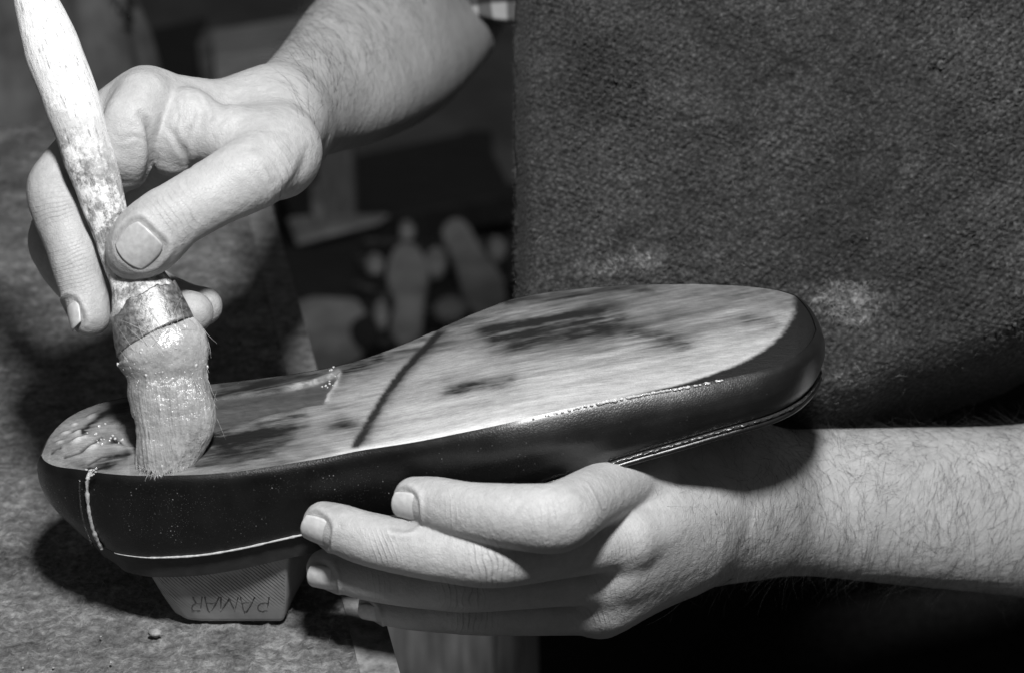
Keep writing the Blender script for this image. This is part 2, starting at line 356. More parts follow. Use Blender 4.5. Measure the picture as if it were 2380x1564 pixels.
# ------------------------------------------------------------------ implicit surfaces (hands)
class Field:
    def __init__(s, lo, hi, h):
        s.h = h; s.lo = np.array(lo, float); n = np.ceil((np.array(hi) - s.lo) / h).astype(int) + 1
        s.n = n; s.F = np.full(n, 50.0, np.float32)
        s.ax = [(s.lo[i] + h * np.arange(n[i])).astype(np.float32) for i in range(3)]
    def box(s, lo, hi):
        a = np.clip(np.floor((lo - s.lo) / s.h).astype(int), 0, s.n); b = np.clip(np.ceil((hi - s.lo) / s.h).astype(int) + 1, 0, s.n)
        return tuple(slice(x, y) for x, y in zip(a, b))
    def pts(s, sl):
        return (s.ax[0][sl[0]][:, None, None], s.ax[1][sl[1]][None, :, None], s.ax[2][sl[2]][None, None, :])
    def capsule(s, a, b, ra, rb, sl):
        X, Y, Z = s.pts(sl); ab = b - a; L = float(ab @ ab) + 1e-9
        t = np.clip(((X - a[0]) * ab[0] + (Y - a[1]) * ab[1] + (Z - a[2]) * ab[2]) / L, 0, 1)
        return np.sqrt((X - a[0] - t * ab[0])**2 + (Y - a[1] - t * ab[1])**2 + (Z - a[2] - t * ab[2])**2) - (ra + t * (rb - ra))
    def chain(s, P, R, k, kroot=None, root=None, rootlen=28.0):
        """union of capsules along P, blended into the field with radius k (kroot near the root point)"""
        m = R.max() + max(k, kroot or 0) + 4
        sl = s.box(P.min(0) - m, P.max(0) + m)
        D = np.full(s.F[sl].shape, 50.0, np.float32)
        for i in range(len(P) - 1):
            mm = max(R[i], R[i+1]) + max(k, kroot or 0) + 4
            s2 = s.box(np.minimum(P[i], P[i+1]) - mm, np.maximum(P[i], P[i+1]) + mm)
            loc = tuple(slice(q.start - p.start, q.stop - p.start) for p, q in zip(sl, s2))
            d = s.capsule(P[i], P[i+1], R[i], R[i+1], s2)
            D[loc] = np.minimum(D[loc], d)
        if kroot is not None:
            X, Y, Z = s.pts(sl); q = np.sqrt((X - root[0])**2 + (Y - root[1])**2 + (Z - root[2])**2)
            k = k + (kroot - k) * np.clip(1 - q / rootlen, 0, 1)
        f = s.F[sl]; hh = np.maximum(k - np.abs(f - D), 0) / k
        s.F[sl] = np.minimum(f, D) - hh * hh * k * 0.25
    def mesh(s):
        F = s.F; sg = F < 0
        c = sum(sg[i:F.shape[0]-1+i, j:F.shape[1]-1+j, k:F.shape[2]-1+k].astype(np.int8) for i in (0, 1) for j in (0, 1) for k in (0, 1))
        act = (c > 0) & (c < 8); ii, jj, kk = np.nonzero(act); n = len(ii)
        idx = np.full(act.shape, -1, np.int32); idx[act] = np.arange(n)
        cv = {(a, b, d): F[ii + a, jj + b, kk + d] for a in (0, 1) for b in (0, 1) for d in (0, 1)}
        acc = np.zeros((n, 3)); cnt = np.zeros(n)
        for p in cv:
            for ax in range(3):
                if p[ax]: continue
                q = list(p); q[ax] = 1; q = tuple(q)
                x = (cv[p] < 0) != (cv[q] < 0); t = np.where(x, cv[p] / np.where(x, cv[p] - cv[q], 1), 0)
                for e in range(3): acc[:, e] += np.where(x, (t if e == ax else p[e]), 0)
                cnt += x
        V = s.lo + s.h * (np.stack([ii, jj, kk], -1) + acc / cnt[:, None])
        Q = []
        for ax in range(3):
            u, v = (ax + 1) % 3, (ax + 2) % 3
            sl0 = [slice(None)] * 3; sl1 = [slice(None)] * 3; sl0[ax] = slice(0, -1); sl1[ax] = slice(1, None)
            ch = sg[tuple(sl0)] != sg[tuple(sl1)]; P = np.stack(np.nonzero(ch), -1)
            P = P[(P[:, u] > 0) & (P[:, v] > 0) & (P[:, u] < act.shape[u]) & (P[:, v] < act.shape[v])]
            def g(du, dv):
                R = P.copy(); R[:, u] -= du; R[:, v] -= dv; return idx[R[:, 0], R[:, 1], R[:, 2]]
            q = np.stack([g(1, 1), g(0, 1), g(0, 0), g(1, 0)], -1)
            fl = sg[P[:, 0], P[:, 1], P[:, 2]]
            q = np.where(fl[:, None], q, q[:, ::-1]); Q.append(q[(q >= 0).all(1)])
        return V, np.vstack(Q)
def smooth(V, Q, it=6, lam=0.5, mu=-0.52):
    E = np.vstack([Q[:, [0, 1]], Q[:, [1, 2]], Q[:, [2, 3]], Q[:, [3, 0]]]); n = len(V)
    a = np.concatenate([E[:, 0], E[:, 1]]); b = np.concatenate([E[:, 1], E[:, 0]]); deg = np.bincount(a, minlength=n).clip(1)
    for k in range(it):
        for f in (lam, mu):
            M = np.stack([np.bincount(a, V[b, e], minlength=n) for e in range(3)], -1) / deg[:, None]
            V = V + f * (M - V)
    return V
def normals(V, Q):
    fn = np.cross(V[Q[:, 2]] - V[Q[:, 0]], V[Q[:, 3]] - V[Q[:, 1]]); n = len(V)
    r = np.stack([sum(np.bincount(Q[:, c], fn[:, e], minlength=n) for c in range(4)) for e in range(3)], -1)
    return unit(r)

def chainK(pts, n=5):
    """(px,py,d,rpx) control points -> smooth path in mm and radii in mm"""
    c = catmull(pts, n); P = K(c[:, 0], c[:, 1], c[:, 2]); R = c[:, 3] * P[:, 2] / FPX
    return P, R

class Hand:
    def __init__(s, lo, hi, h): s.f = Field(lo, hi, h); s.fing = {}
    def part(s, pts, k=8, n=4):
        P, R = chainK(pts, n); s.f.chain(P, R, k)
    def finger(s, name, pts, kroot=9, k=1.0, rootlen=30, n=6):
        P, R = chainK(pts, n); s.f.chain(P, R, k, kroot, P[0], rootlen); s.fing[name] = (P, R)
    def finish(s):
        V, Q = s.f.mesh(); del s.f
        lab = np.arange(len(V))                                   # keep the largest connected piece
        for _ in range(400):
            mn = lab[Q].min(1); new = lab.copy()
            for c_ in range(4): np.minimum.at(new, Q[:, c_], mn)
            new = new[new]
            if (new == lab).all(): break
            lab = new
        big = np.bincount(lab).argmax(); kp = lab == big; rm = np.cumsum(kp) - 1
        Q = rm[Q[kp[Q].all(1)]]; V = V[kp]
        s.V, s.Q = smooth(V, Q, 5), Q; s.wru = np.zeros(len(V)); s.wrm = np.zeros(len(V)); s.wr2 = np.zeros(len(V)); s.tone = np.ones(len(V)); s.disp = np.zeros(len(V)); s.Nn = normals(s.V, s.Q)
    def wrinkle(s, px, py, d, t, n, amp=0.35, period=1.6, ext=8, wid=9, warp=0.9, seed=0):
        """transverse skin folds around a joint: t along the limb, n outward (both camera frame)"""
        vx, vy = topx(s.V); near_ = (np.hypot(vx - px, vy - py) < 14) & (s.Nn[:, 2] < 0)
        if near_.any(): d = s.V[near_, 2].min() - 600
        c = K(px, py, d); t = unit(t); n = unit(n); b = np.cross(t, n); q = s.V - c
        m = (np.abs(q) < max(ext, wid) * 2.2).all(1); q = q[m]
        u, v = q @ t, q @ b
        face = np.clip((s.Nn[m] @ n) * 1.4 - 0.1, 0, 1)
        wn = fbm(np.stack([u * 0.10, v * 0.13, q @ n * 0.06 + seed * 7.7], -1), 2) * warp * period * 1.3
        ph = (u + wn + 0.02 * v * v) / period
        var = 0.55 + 0.45 * vnoise(np.stack([u * 0.35, v * 0.2, np.full_like(u, seed)], -1))
        fall = np.exp(-(u / ext)**2) * np.exp(-(v / wid)**2) * face
        mk = amp * var * fall; idx = np.nonzero(m)[0]; up = mk > s.wrm[idx]
        s.wr2[idx] = np.maximum(s.wr2[idx], np.minimum(mk, s.wrm[idx]))
        s.wru[idx[up]] = ph[up]; s.wrm[idx[up]] = mk[up]
    def crease(s, pts, amp=0.6, wid=0.8, tone=0.15):
        """one fold along a polyline given as (px,py,d)"""
        c = catmull(pts, 8); P = K(c[:, 0], c[:, 1], c[:, 2])
        lo, hi = P.min(0) - 6, P.max(0) + 6; lo[2] -= 20; hi[2] += 20
        m = ((s.V > lo) & (s.V < hi)).all(1); idx = np.nonzero(m)[0]
        if not len(idx): return
        x, y = topx(s.V[idx]); best = np.full(len(idx), 1e9); ft = np.zeros(len(idx))
        cx, cy = c[:, 0], c[:, 1]
        for i in range(len(c)):
            dd = (x - cx[i])**2 + (y - cy[i])**2; u = dd < best; best[u] = dd[u]; ft[u] = i / (len(c) - 1)
        dmm = np.sqrt(best) * 0.133; vis = s.Nn[idx, 2] < 0.1; taper = np.sin(np.clip(ft, 0.04, 0.96) * math.pi) ** 0.4
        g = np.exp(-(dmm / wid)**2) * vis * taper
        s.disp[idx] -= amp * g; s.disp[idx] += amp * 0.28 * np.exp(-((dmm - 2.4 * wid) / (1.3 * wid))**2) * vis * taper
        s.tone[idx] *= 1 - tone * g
    def bump(s, px, py, d, r, amp, n=None):
        c = K(px, py, d); q = np.linalg.norm(s.V - c, axis=1); s.disp += amp * np.exp(-(q / r)**2)
    def nail_spec(s, fing, n, L, Wd, Rn, back=2.0):
        Pf = s.fing[fing][0]; t = unit(Pf[-1] - Pf[-8]); n = unit(np.asarray(n, float) - (np.asarray(n, float) @ t) * t); b = np.cross(t, n)
        p0 = Pf[-1] - t * back; q = s.V - p0; al = q @ n; pr = np.linalg.norm(q - al[:, None] * n, axis=1); hit = (pr < 1.2) & (al > 1) & (al < 16)
        c = p0 + n * (np.median(al[hit]) if hit.any() else s.fing[fing][1][-1])
        q = s.V - c; m = (np.abs(q) < 16).all(1); qq = q[m]
        u, v, wv = qq @ t / (L / 2), qq @ b / (Wd / 2), qq @ n
        rr = (np.abs(u)**3 + np.abs(v)**3) ** (1 / 3); face = np.clip((s.Nn[m] @ n) * 2.2, 0, 1) * (wv > -6)
        # fold of skin round the base and sides, sunken bed inside
        ring = np.exp(-((rr - 1.2) / 0.13)**2) * sstep(1.0, -0.1, u - 0.45)
        bed = sstep(1.1, 0.95, rr)
        s.disp[m] += face * (0.5 * ring - 0.55 * bed) ; s.tone[m] *= (1 - 0.2 * face * np.exp(-((rr - 1.04) / 0.07)**2)) * (1 + 0.16 * face * np.exp(-((rr - 1.2) / 0.08)**2) * (vnoise(qq * 0.9) > -0.2))
        return dict(c=np.asarray(c, float), t=t, n=n, b=b, L=L, W=Wd, R=Rn)
    def build(s, name, parent, label):
        s.disp += 0.10 * fbm(s.V * 0.35, 4) + 0.035 * vnoise(s.V * 1.1)
        V = s.V + s.Nn * s.disp[:, None]
        s.tone *= 1 + 0.10 * fbm(s.V * 0.06, 3) + 0.07 * fbm(s.V * 0.25, 3)
        for Pf, Rf in s.fing.values():
            q = np.linalg.norm(s.V - Pf[-2], axis=1); s.tone *= 1 - 0.2 * np.exp(-(q / 13)**2) * np.clip(0.6 + 1.3 * fbm(s.V * 0.16, 3), 0, 1)
        s.Vf = V
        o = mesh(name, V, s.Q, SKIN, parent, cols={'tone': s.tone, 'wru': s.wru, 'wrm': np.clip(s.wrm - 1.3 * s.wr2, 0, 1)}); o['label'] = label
        return o
def make_nail(sp, parent, lift=0.12, free=0.6):
    nu, nv = 22, 17; u = np.linspace(-1, 1, nu); v = np.linspace(-1, 1, nv); U, Vv = np.meshgrid(u, v, indexing='ij')
    # squircle outline, slightly squarer at the free edge
    X = U * np.sqrt(1 - 0.30 * Vv**2); Y = Vv * np.sqrt(1 - np.where(U < 0, 0.42, 0.28) * U**2)
    a = Y * (sp['W'] / 2) / sp['R']
    pos = sp['c'] + (X * sp['L'] / 2)[..., None] * sp['t'] + (np.sin(a) * sp['R'])[..., None] * sp['b'] + (np.cos(a) * sp['R'] - sp['R'] + lift - 0.35 * X**2 + 0.25 * X)[..., None] * sp['n']
    top = pos.reshape(-1, 3); bot = (pos - 0.55 * sp['n']).reshape(-1, 3); F = grid_faces(nu, nv); n = len(top)
    fl = F.tolist() + (F[:, ::-1] + n).tolist()
    rim = [i * nv for i in range(nu)] + [(nu - 1) * nv + j for j in range(1, nv)] + [i * nv + nv - 1 for i in range(nu - 2, -1, -1)] + [j for j in range(nv - 2, 0, -1)]
    for k in range(len(rim)):
        p, q = rim[k], rim[(k + 1) % len(rim)]; fl.append([p, p + n, q + n, q])
    return mesh('fingernail', np.vstack([top, bot]), fl, NAIL, parent)

# ================================================================== SETTING: floor, bench
BZ = float(C2W(K(560, 1447, 15))[2])
gx, gy = np.meshgrid(np.linspace(-2.5, 2.5, 60), np.linspace(-0.5, 5.5, 60), indexing='ij')
fl = mesh('floor', np.stack([gx, gy, 0.004 * fbm(p3(gx * 3, gy * 3), 3)], -1).reshape(-1, 3), grid_faces(60, 60), FLOORM, world=True)
tag(fl, kind='structure')


# ------------------------------------------------------------------ workbench
R0, R1 = plane_at(930, 1564, BZ), plane_at(650, 540, BZ)
E1 = unit(R1 - R0); E2 = np.array([-E1[1], E1[0], 0.0])          # along the edge (away), and to the left
bench = empty('workbench', (R0[0] - 0.2, R0[1] + 0.1, 0), 'rough fibrous grey workbench top beneath the heel of the shoe', 'workbench')
EW = 0.012
na, nb = 400, 330
a = np.linspace(-0.10, 0.46, na); b = EW - 0.0006 + np.linspace(0, 1, nb)**1.15 * 0.40
A, B = np.meshgrid(a, b, indexing='ij')
P = R0 + A[..., None] * E1 + B[..., None] * E2
hgt = 1.5 * 0.0007 * fbm(np.stack([A * 160, B * 160, 0 * A], -1), 4) + 0.002 * np.clip(fbm(np.stack([A * 420, B * 420, 0 * A + 3], -1), 3), 0, 1) + 0.0016 * fbm(np.stack([A * 22, B * 22, 0 * A + 9], -1), 3) - 0.0012
P[..., 2] += hgt
top = mesh('bench_top', P.reshape(-1, 3), grid_faces(na, nb), BENCH, bench, world=True)
def board(name, corners, thick, mat, parent=None, bev=0.004, world=True, sub=None):
    """a plank: corner loop (top face, world) extruded down by thick, with chamfered rims"""
    c = np.array(corners, float); ctr = c.mean(0); dn = np.array([0, 0, -1.0]) if not isinstance(thick, tuple) else np.array(thick[1], float)
    th = thick if not isinstance(thick, tuple) else thick[0]; n = len(c); ins = unit(ctr - c) * bev * 1.4
    rings = [c + ins, c + dn * bev, c + dn * (th - bev), c + ins + dn * th]
    V = np.vstack(rings); F = [list(range(n))[::-1], [3 * n + k for k in range(n)]]
    for r in range(3):
        for k in range(n): F.append([r * n + k, r * n + (k + 1) % n, (r + 1) * n + (k + 1) % n, (r + 1) * n + k])
    return mesh(name, V, F, mat, parent, smooth=False, world=world)
slab = [R0 + E1 * -0.10 + E2 * 0.0125, R0 + E1 * 0.458 + E2 * 0.0125, R0 + E1 * 0.458 + E2 * 0.41, R0 - E1 * 0.10 + E2 * 0.41]
board('slab', [p - np.array([0, 0, 0.006]) for p in slab], 0.045, DARKWOOD, bench)
strip = [R0 - E1 * 0.10, R0 + E1 * 0.46, R0 + E1 * 0.46 + E2 * EW, R0 - E1 * 0.10 + E2 * EW]
board('edge_strip', strip, 0.05, GREYWOOD, bench, 0.0006)
for (u, v) in ((-0.07, 0.045), (0.43, 0.045), (-0.07, 0.37), (0.43, 0.37)):
    c = R0 + E1 * u + E2 * v; h = 0.025
    board('leg', [c + np.array([-h, -h, -0.052]), c + np.array([h, -h, -0.052]), c + np.array([h, h, -0.052]), c + np.array([-h, h, -0.052])], float(c[2]) - 0.053, DARKWOOD, bench)
# fibres and crumbs of leather dust on the bench
n = 2600
ua, ub = rng.uniform(-0.09, 0.33, n), EW + rng.uniform(0.004, 0.36, n)
rt = W2C(R0 + ua[:, None] * E1 + ub[:, None] * E2 + np.array([0, 0, 0.0006]))
ang = rng.uniform(0, 2 * math.pi, n); dr = np.cos(ang)[:, None] * XR + np.sin(ang)[:, None] * WAW + 0.12 * rng.normal(size=(n, 1)) * WUP
V, F = hairs_mesh(rt, dr, rng.uniform(2, 7, n), rng.uniform(0.03, 0.075, n), np.array([0, 0, 0]), 4, 0.9, 3)
fb = mesh('bench_fibres', V, F, FIBRE); tag(fb, 'fine pale fibres of leather dust strewn over the bench top', 'fibres', kind='stuff')
def lump(c, r, seed, fl=(1, 1, 1)):
    nu, nv = 7, 10; th = np.linspace(0.08, math.pi - 0.08, nu); ph = np.arange(nv) * 2 * math.pi / nv
    T, Pp = np.meshgrid(th, ph, indexing='ij'); d = np.stack([np.sin(T) * np.cos(Pp), np.cos(T), np.sin(T) * np.sin(Pp)], -1)
    d = d * (1 + 0.45 * vnoise(d * 1.7 + seed * 3.1))[..., None] * np.array(fl) * r
    F = grid_faces(nu, nv, cv=True).tolist() + [list(range(nv))[::-1], [(nu - 1) * nv + k for k in range(nv)]]
    return (d.reshape(-1, 3) + c, F)
cr = []
for i in range(330):
    u, v = rng.uniform(-0.08, 0.2), EW + rng.uniform(0.01, 0.3)
    r = 0.15 + 0.35 * rng.random()**4
    cr.append(lump(W2C(R0 + u * E1 + v * E2 + np.array([0, 0, 0.0002 * r + 0.0004])), r, i))
V, F = merge(cr); o = mesh('bench_crumbs', V, F, CRUMB); tag(o, 'tiny pale crumbs of leather dust scattered on the bench top', 'crumbs', kind='stuff')
pb = W2C(plane_at(363, 1475, BZ)) + 0.9 * WUP
V, F = lump(pb, 1.7, 5, (1.2, 0.75, 0.9)); o = mesh('leather_crumb', V, F, CRUMB)
tag(o, 'largest pale crumb on the bench, below the letters of the shoe last', 'crumb')

# ================================================================== SHOE (upside down, sole up)
EL = math.radians(29)
NS = np.array([0, math.cos(EL), -math.sin(EL)]); CS = np.array([0, math.sin(EL), math.cos(EL)])
near = [(96,1058),(101,1068),(113,1077),(136,1085),(177,1090),(250,1101),(330,1106),(440,1104),(540,1097),(650,1081),(760,1063),(830,1049),(950,1030),(1080,1005),(1200,979),(1300,955),(1400,933),(1500,914),(1600,897),(1700,877),(1780,858),(1830,839),(1868,812),(1888,787),(1896,768)]
far = [(96,1058),(101,1045),(115,1015),(155,973),(204,947),(245,934),(350,914),(500,892),(600,880),(700,867),(800,847),(900,815),(1020,765),(1100,730),(1200,694),(1300,677),(1400,667),(1500,662),(1600,661),(1700,664),(1780,671),(1844,687),(1872,714),(1888,742),(1896,768)]
def edge3(x, c):
    yn, yf = interp(near, x), interp(far, x); app = (yn - yf) * 0.1345
    y = yn + (yf - yn) * c
    return K(x, y, (c - 0.5) * 1.8 * app)
nu, nv = 620, 150
th = np.linspace(0.02, math.pi - 0.02, nu); xs = 996 - 900 * np.cos(th)
cc = np.linspace(0, 1, nv); XX, CC = np.meshgrid(xs, cc, indexing='ij')
P = edge3(XX, CC)
crown = 4 * CC * (1 - CC)
wdt = np.linalg.norm(P[:, -1] - P[:, 0], axis=-1)[:, None]
P = P + (np.minimum(wdt * 0.045, 2.6) * crown)[..., None] * NS
px, py = topx(P)
def poly_sd(x, y, poly):
    """signed distance in design pixels, positive inside"""
    poly = np.array(poly, float); best = np.full(x.shape, 1e9); ins = np.zeros(x.shape, bool)
    for i in range(len(poly)):
        a, b = poly[i], poly[(i + 1) % len(poly)]; ab = b - a
        t = np.clip(((x - a[0]) * ab[0] + (y - a[1]) * ab[1]) / (ab @ ab), 0, 1)
        best = np.minimum(best, np.hypot(x - a[0] - t * ab[0], y - a[1] - t * ab[1]))
        cnd = (a[1] > y) != (b[1] > y); ins ^= cnd & (x < (b[0] - a[0]) * (y - a[1]) / (b[1] - a[1] + 1e-9) + a[0])
    return np.where(ins, best, -best)
def stroke(x, y, pts, width, soft=0.5):
    best = np.full(x.shape, 1e9)
    for i in range(len(pts) - 1):
        a, b = np.array(pts[i], float), np.array(pts[i+1], float); ab = b - a
        t = np.clip(((x - a[0]) * ab[0] + (y - a[1]) * ab[1]) / (ab @ ab), 0, 1)
        best = np.minimum(best, np.hypot(x - a[0] - t * ab[0], y - a[1] - t * ab[1]))
    return np.exp(-(best / width)**2)
ra_, rb_ = px * 0.982 - py * 0.19, px * 0.19 + py * 0.982
nz = fbm(p3(ra_ * 0.0045, rb_ * 0.075), 5, 0.68)              # streaky along the sole
nf = fbm(p3(px * 0.05, py * 0.13, 4), 4, 0.6)
nb_ = fbm(p3(px * 0.02, py * 0.02, 8), 4)
wx = px + 60 * fbm(p3(ra_ * 0.012, rb_ * 0.03, 21), 4); wy = py + 16 * fbm(p3(ra_ * 0.012, rb_ * 0.03, 33), 4, 0.6) + 10 * nz
tone = 0.295 + 0.17 * nz + 0.06 * nf
tone += 0.12 * sstep(0.45, 0.05, CC) * sstep(850, 1000, px) + 0.34 * np.exp(-(CC / 0.04)**2) * sstep(650, 820, px) * sstep(1300, 1150, px)  # narrow near-edge term: highlight on the feather edge painted into the tone
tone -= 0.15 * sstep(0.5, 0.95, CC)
tone *= 1 - (0.38 + 0.5 * np.clip(-nz, 0, 1)) * sstep(880, 640, px + 60 * nb_) * (px > 300)
def dark(pts, wdt_, amt): 
    global tone
    g = (stroke(wx, wy, pts, wdt_ * 1.1) * 0.75 + 0.45 * stroke(wx, wy, pts, wdt_ * 2.3)) * amt * np.clip(0.85 - 1.4 * nz + 0.3 * nf, 0.1, 1.5); tone = tone * (1 - np.clip(g, 0, 0.97))
dark([(1150,775),(1290,748),(1420,738)], 26, 0.75)
dark([(1200,792),(1300,770),(1400,757)], 18, 0.5)
dark([(1480,775),(1540,782),(1600,800)], 17, 0.6)
dark([(1420,762),(1560,790)], 30, 0.35)
dark([(1060,905),(1120,898),(1190,885)], 17, 0.7)
dark([(1560,740),(1700,735)], 28, 0.3)
dark([(1730,742),(1790,744)], 13, 0.5)
dark([(1250,830),(1400,815)], 22, 0.3)
dark([(1000,800),(1060,770),(1180,745)], 20, 0.35)
dark([(770,965),(800,985)], 22, 0.6)
dark([(500,1030),(560,1010),(640,985),(690,968)], 17, 0.95)
dark([(520,1025),(620,1000)], 12, 0.8)
dark([(490,1055),(560,1040),(640,1020)], 20, 0.55)
dark([(450,1085),(560,1070),(640,1055)], 9, 0.6)
dark([(700,1060),(760,1045)], 12, 0.4)
dark([(900,830),(1000,785)], 12, 0.5)
dark([(500,925),(600,908),(700,892),(790,862),(870,836)], 8, 0.9)
dark([(500,896),(640,886),(760,860),(870,828)], 7, 0.75)
dark([(560,905),(640,890)], 9, 0.8)
dark([(1180,704),(1300,684),(1500,672)], 8, 0.5)
# diagonal leather joint: crisp on the heel side, smeared on the toe side
jx = interp([(765,1022),(800,990),(870,925),(955,868),(1000,842),(1040,818)], py); jd = px + 5 * nf - jx
jm = np.where(jd > 0, np.exp(-(jd / (26 + 10 * nb_))**2), np.exp(-(jd / 7)**2)) * sstep(758, 775, py) * sstep(1045, 1030, py)
tone *= 1 - np.clip(jm * (1.05 + 0.4 * nz), 0, 0.96)
# exposed insole, still wet with glue
panel = [(270,985),(330,945),(500,926),(640,908),(720,893),(786,868),(776,895),(760,915),(752,940),(690,950),(600,972),(520,1000),(440,1020),(330,1040),(285,1035)]
pd = poly_sd(px + 3 * nf, py + 3 * nb_, panel)
inp = sstep(-1.5, 2.5, pd)
tone = tone * (1 - inp) + inp * (0.075 + 0.04 * nz + 0.03 * nf)
crust = np.exp(-((pd + 3) / 5)**2) * sstep(640, 700, px) * (py < 935) * (0.5 + 0.5 * sstep(-0.1, 0.25, nf))
tone += 0.38 * crust
lift = -0.7 * inp + 0.55 * np.exp(-((pd + 5) / 6)**2) * (px > 400) - 0.6 * jm * (jd < 14)
wet = inp * 0.55
# heel seat: pulled-over leather with tack heads
hs = sstep(325, 285, px); tone = tone * (1 - hs) + hs * (0.26 + 0.16 * nb_ + 0.12 * nf)
tone *= 1 - hs * 0.45 * sstep(990, 950, py)
for (tx, ty, L_, w_, am) in ((150,1006,11,4,.5),(183,1003,17,5,.6),(137,1028,11,4,.55),(176,1024,12,6,.6),(190,1017,15,4,.5),(130,1046,9,3,.5),(214,1038,16,7,.5),(214,966,13,5,.4),(172,986,8,3,.4),(158,1057,8,3,.3)):
    u_ = (px - tx) * 0.93 - (py - ty) * -0.37 * -1; v_ = (px - tx) * 0.37 + (py - ty) * 0.93
    g = np.exp(-((u_ / L_)**2 + (v_ / w_)**2)**1.5); g2 = np.exp(-((u_ / (L_ * 1.1))**2 + ((v_ + w_ * 1.1) / (w_ * 0.5))**2))
    tone = tone + am * 0.42 * g; tone *= 1 - 0.7 * g2; lift += 0.5 * g - 0.4 * g2
for pts in ([(150,1062),(185,1050),(215,1028)], [(170,1000),(205,990)], [(190,1045),(235,1015)], [(120,1052),(140,1040)], [(205,1078),(235,1060),(255,1058)]):
    g = stroke(px, py, pts, 3.0); tone *= 1 - 0.75 * g; lift -= 0.5 * g
dark([(190,1090),(230,1075),(265,1060),(290,1052)], 9, 0.95); dark([(225,1000),(240,985),(262,968)], 7, 0.9); dark([(255,1025),(275,1030)], 7, 0.9); dark([(270,960),(310,945)], 12, 0.95)
wet = np.maximum(wet, 0.5 * np.exp(-((px - 255) / 40)**2)); wet = np.maximum(wet, 0.8 * sstep(150, 60, np.hypot((px - 540) * 0.5, (py - 1060) * 1.5)) * (0.5 + 0.5 * sstep(-0.1, 0.2, nz)))
# black stained margin round the toe and along the feather edge
bx = interp([(640,1838),(690,1846),(715,1846),(755,1830),(792,1800),(828,1750),(852,1700),(870,1650),(893,1580),(915,1480),(940,1380),(975,1230),(1000,1100)], py)
tm = sstep(-10, 12, px + 5 * nf + 2.5 * vnoise(p3(px * .25, py * .25)) - bx) * sstep(1300, 1560, px)
tone = tone * (1 - tm) + 0.006 * tm
wet = wet * (1 - tm) + tm * 0.25
heelrim = sstep(6, 0, np.minimum(px - interp([(930,250),(947,204),(973,155),(1015,115),(1045,101),(1058,96),(1070,101),(1078,113),(1085,136)], py), 99)) * (px < 260)
tone = np.clip(tone, 0.008, 0.85)
P = P + (lift + 0.12 * nf)[..., None] * NS
shoe = empty('shoe', C2W(K(1000, 1000, 0)), 'unfinished black leather shoe held upside down with its bare sole facing up', 'shoe')
sole = mesh('sole', P.reshape(-1, 3), grid_faces(nu, nv)[:, ::-1], SOLE, shoe, cols={'tone': tone.ravel(), 'wet': wet.ravel()})
sole['label'] = 'buffed pale sole leather with dark smears and a wet recessed panel'

# wall of the upper: closed loop near heel->toe, then far toe->heel
m = 260
thl = np.linspace(0.0, math.pi, m); xl = 996 - 900 * np.cos(thl)
loop = np.vstack([edge3(xl, np.zeros(m)), edge3(xl[::-1], np.ones(m))[1:-1]])
for _ in range(3): loop = 0.5 * loop + 0.25 * (np.roll(loop, 1, 0) + np.roll(loop, -1, 0))
Lx, Ly = topx(loop); M = len(loop)
T = unit(np.roll(loop, -2, 0) - np.roll(loop, 2, 0)); OUT = unit(np.cross(T, NS)); 
if (OUT[m // 2] @ CS) > 0: OUT = -OUT
hh = interp([(90,27.5),(250,30.0),(400,29.5),(600,27.0),(700,26),(900,24.5),(1320,22.5),(1500,19.8),(1700,16.6),(1800,16),(1900,15.5)], Lx)
back = np.clip(-OUT[:, 0], 0, 1)**1.5 * sstep(420, 120, Lx); front = np.clip(OUT[:, 0], 0, 1)**1.3 * sstep(1500, 1850, Lx)
vv = np.concatenate([np.linspace(0, 0.16, 12), np.linspace(0.19, 1, 26)]); nw = len(vv)
prof = interp([(0,0),(0.02,0.7),(0.05,1.35),(0.1,1.95),(0.2,2.4),(0.4,2.6),(0.65,2.2),(0.85,1.2),(1,0.0)], vv)
profb = interp([(0,0),(0.02,0.5),(0.05,1.1),(0.1,1.9),(0.2,3.2),(0.32,4.3),(0.5,5.1),(0.7,5.1),(0.88,4.2),(1,3.2)], vv); wb = sstep(950, 1250, Lx) * sstep(1880, 1700, Lx)
hh = hh - 1.6 * wb
WV = np.zeros((nw, M, 3))
for i, v in enumerate(vv):
    o_ = (prof[i] * (1 - wb) + profb[i] * wb) * (1 - 0.25 * back) - 11.5 * back * max(v - 0.22, 0)**2.1 / 0.78**2.1 + front * (1.6 * v + 0.2)
    WV[i] = loop + OUT * o_[:, None] - NS * (hh * v - 0.15)[:, None]
bot = WV[-1]
dust = np.broadcast_to((0.15 + 0.85 * sstep(1150, 750, Lx))[None] * sstep(0.0, 0.25, vv)[:, None] * sstep(1.0, 0.6, vv)[:, None], (nw, M))
V = WV.reshape(-1, 3); V = V + 0.12 * fbm(V * 0.05, 3)[:, None] * NS
wall = mesh('upper', V, grid_faces(nw, M, cv=True), LEATHER, shoe, cols={'dust': dust.ravel(), 'heel': np.broadcast_to(sstep(1250, 850, Lx)[None], (nw, M)).ravel()})
# vamp closing the underside
nI = m; NB = bot[:m]; FB = np.vstack([bot[m-1:], bot[:1]])[::-1]
cs_ = np.linspace(0, 1, 24); G = NB[:, None] + (FB - NB)[:, None] * cs_[None, :, None]
bx_ = Lx[:m]; dome = interp([(96,0.5),(700,1),(900,7),(1300,13),(1700,9),(1896,1)], bx_)
G = G - NS * (dome[:, None] * (4 * cs_ * (1 - cs_))[None]**0.7)[..., None] - NS * 0.2
mesh('vamp', G.reshape(-1, 3), grid_faces(nI, 24), LEATHER, shoe, cols={'dust': np.zeros(nI * 24)})
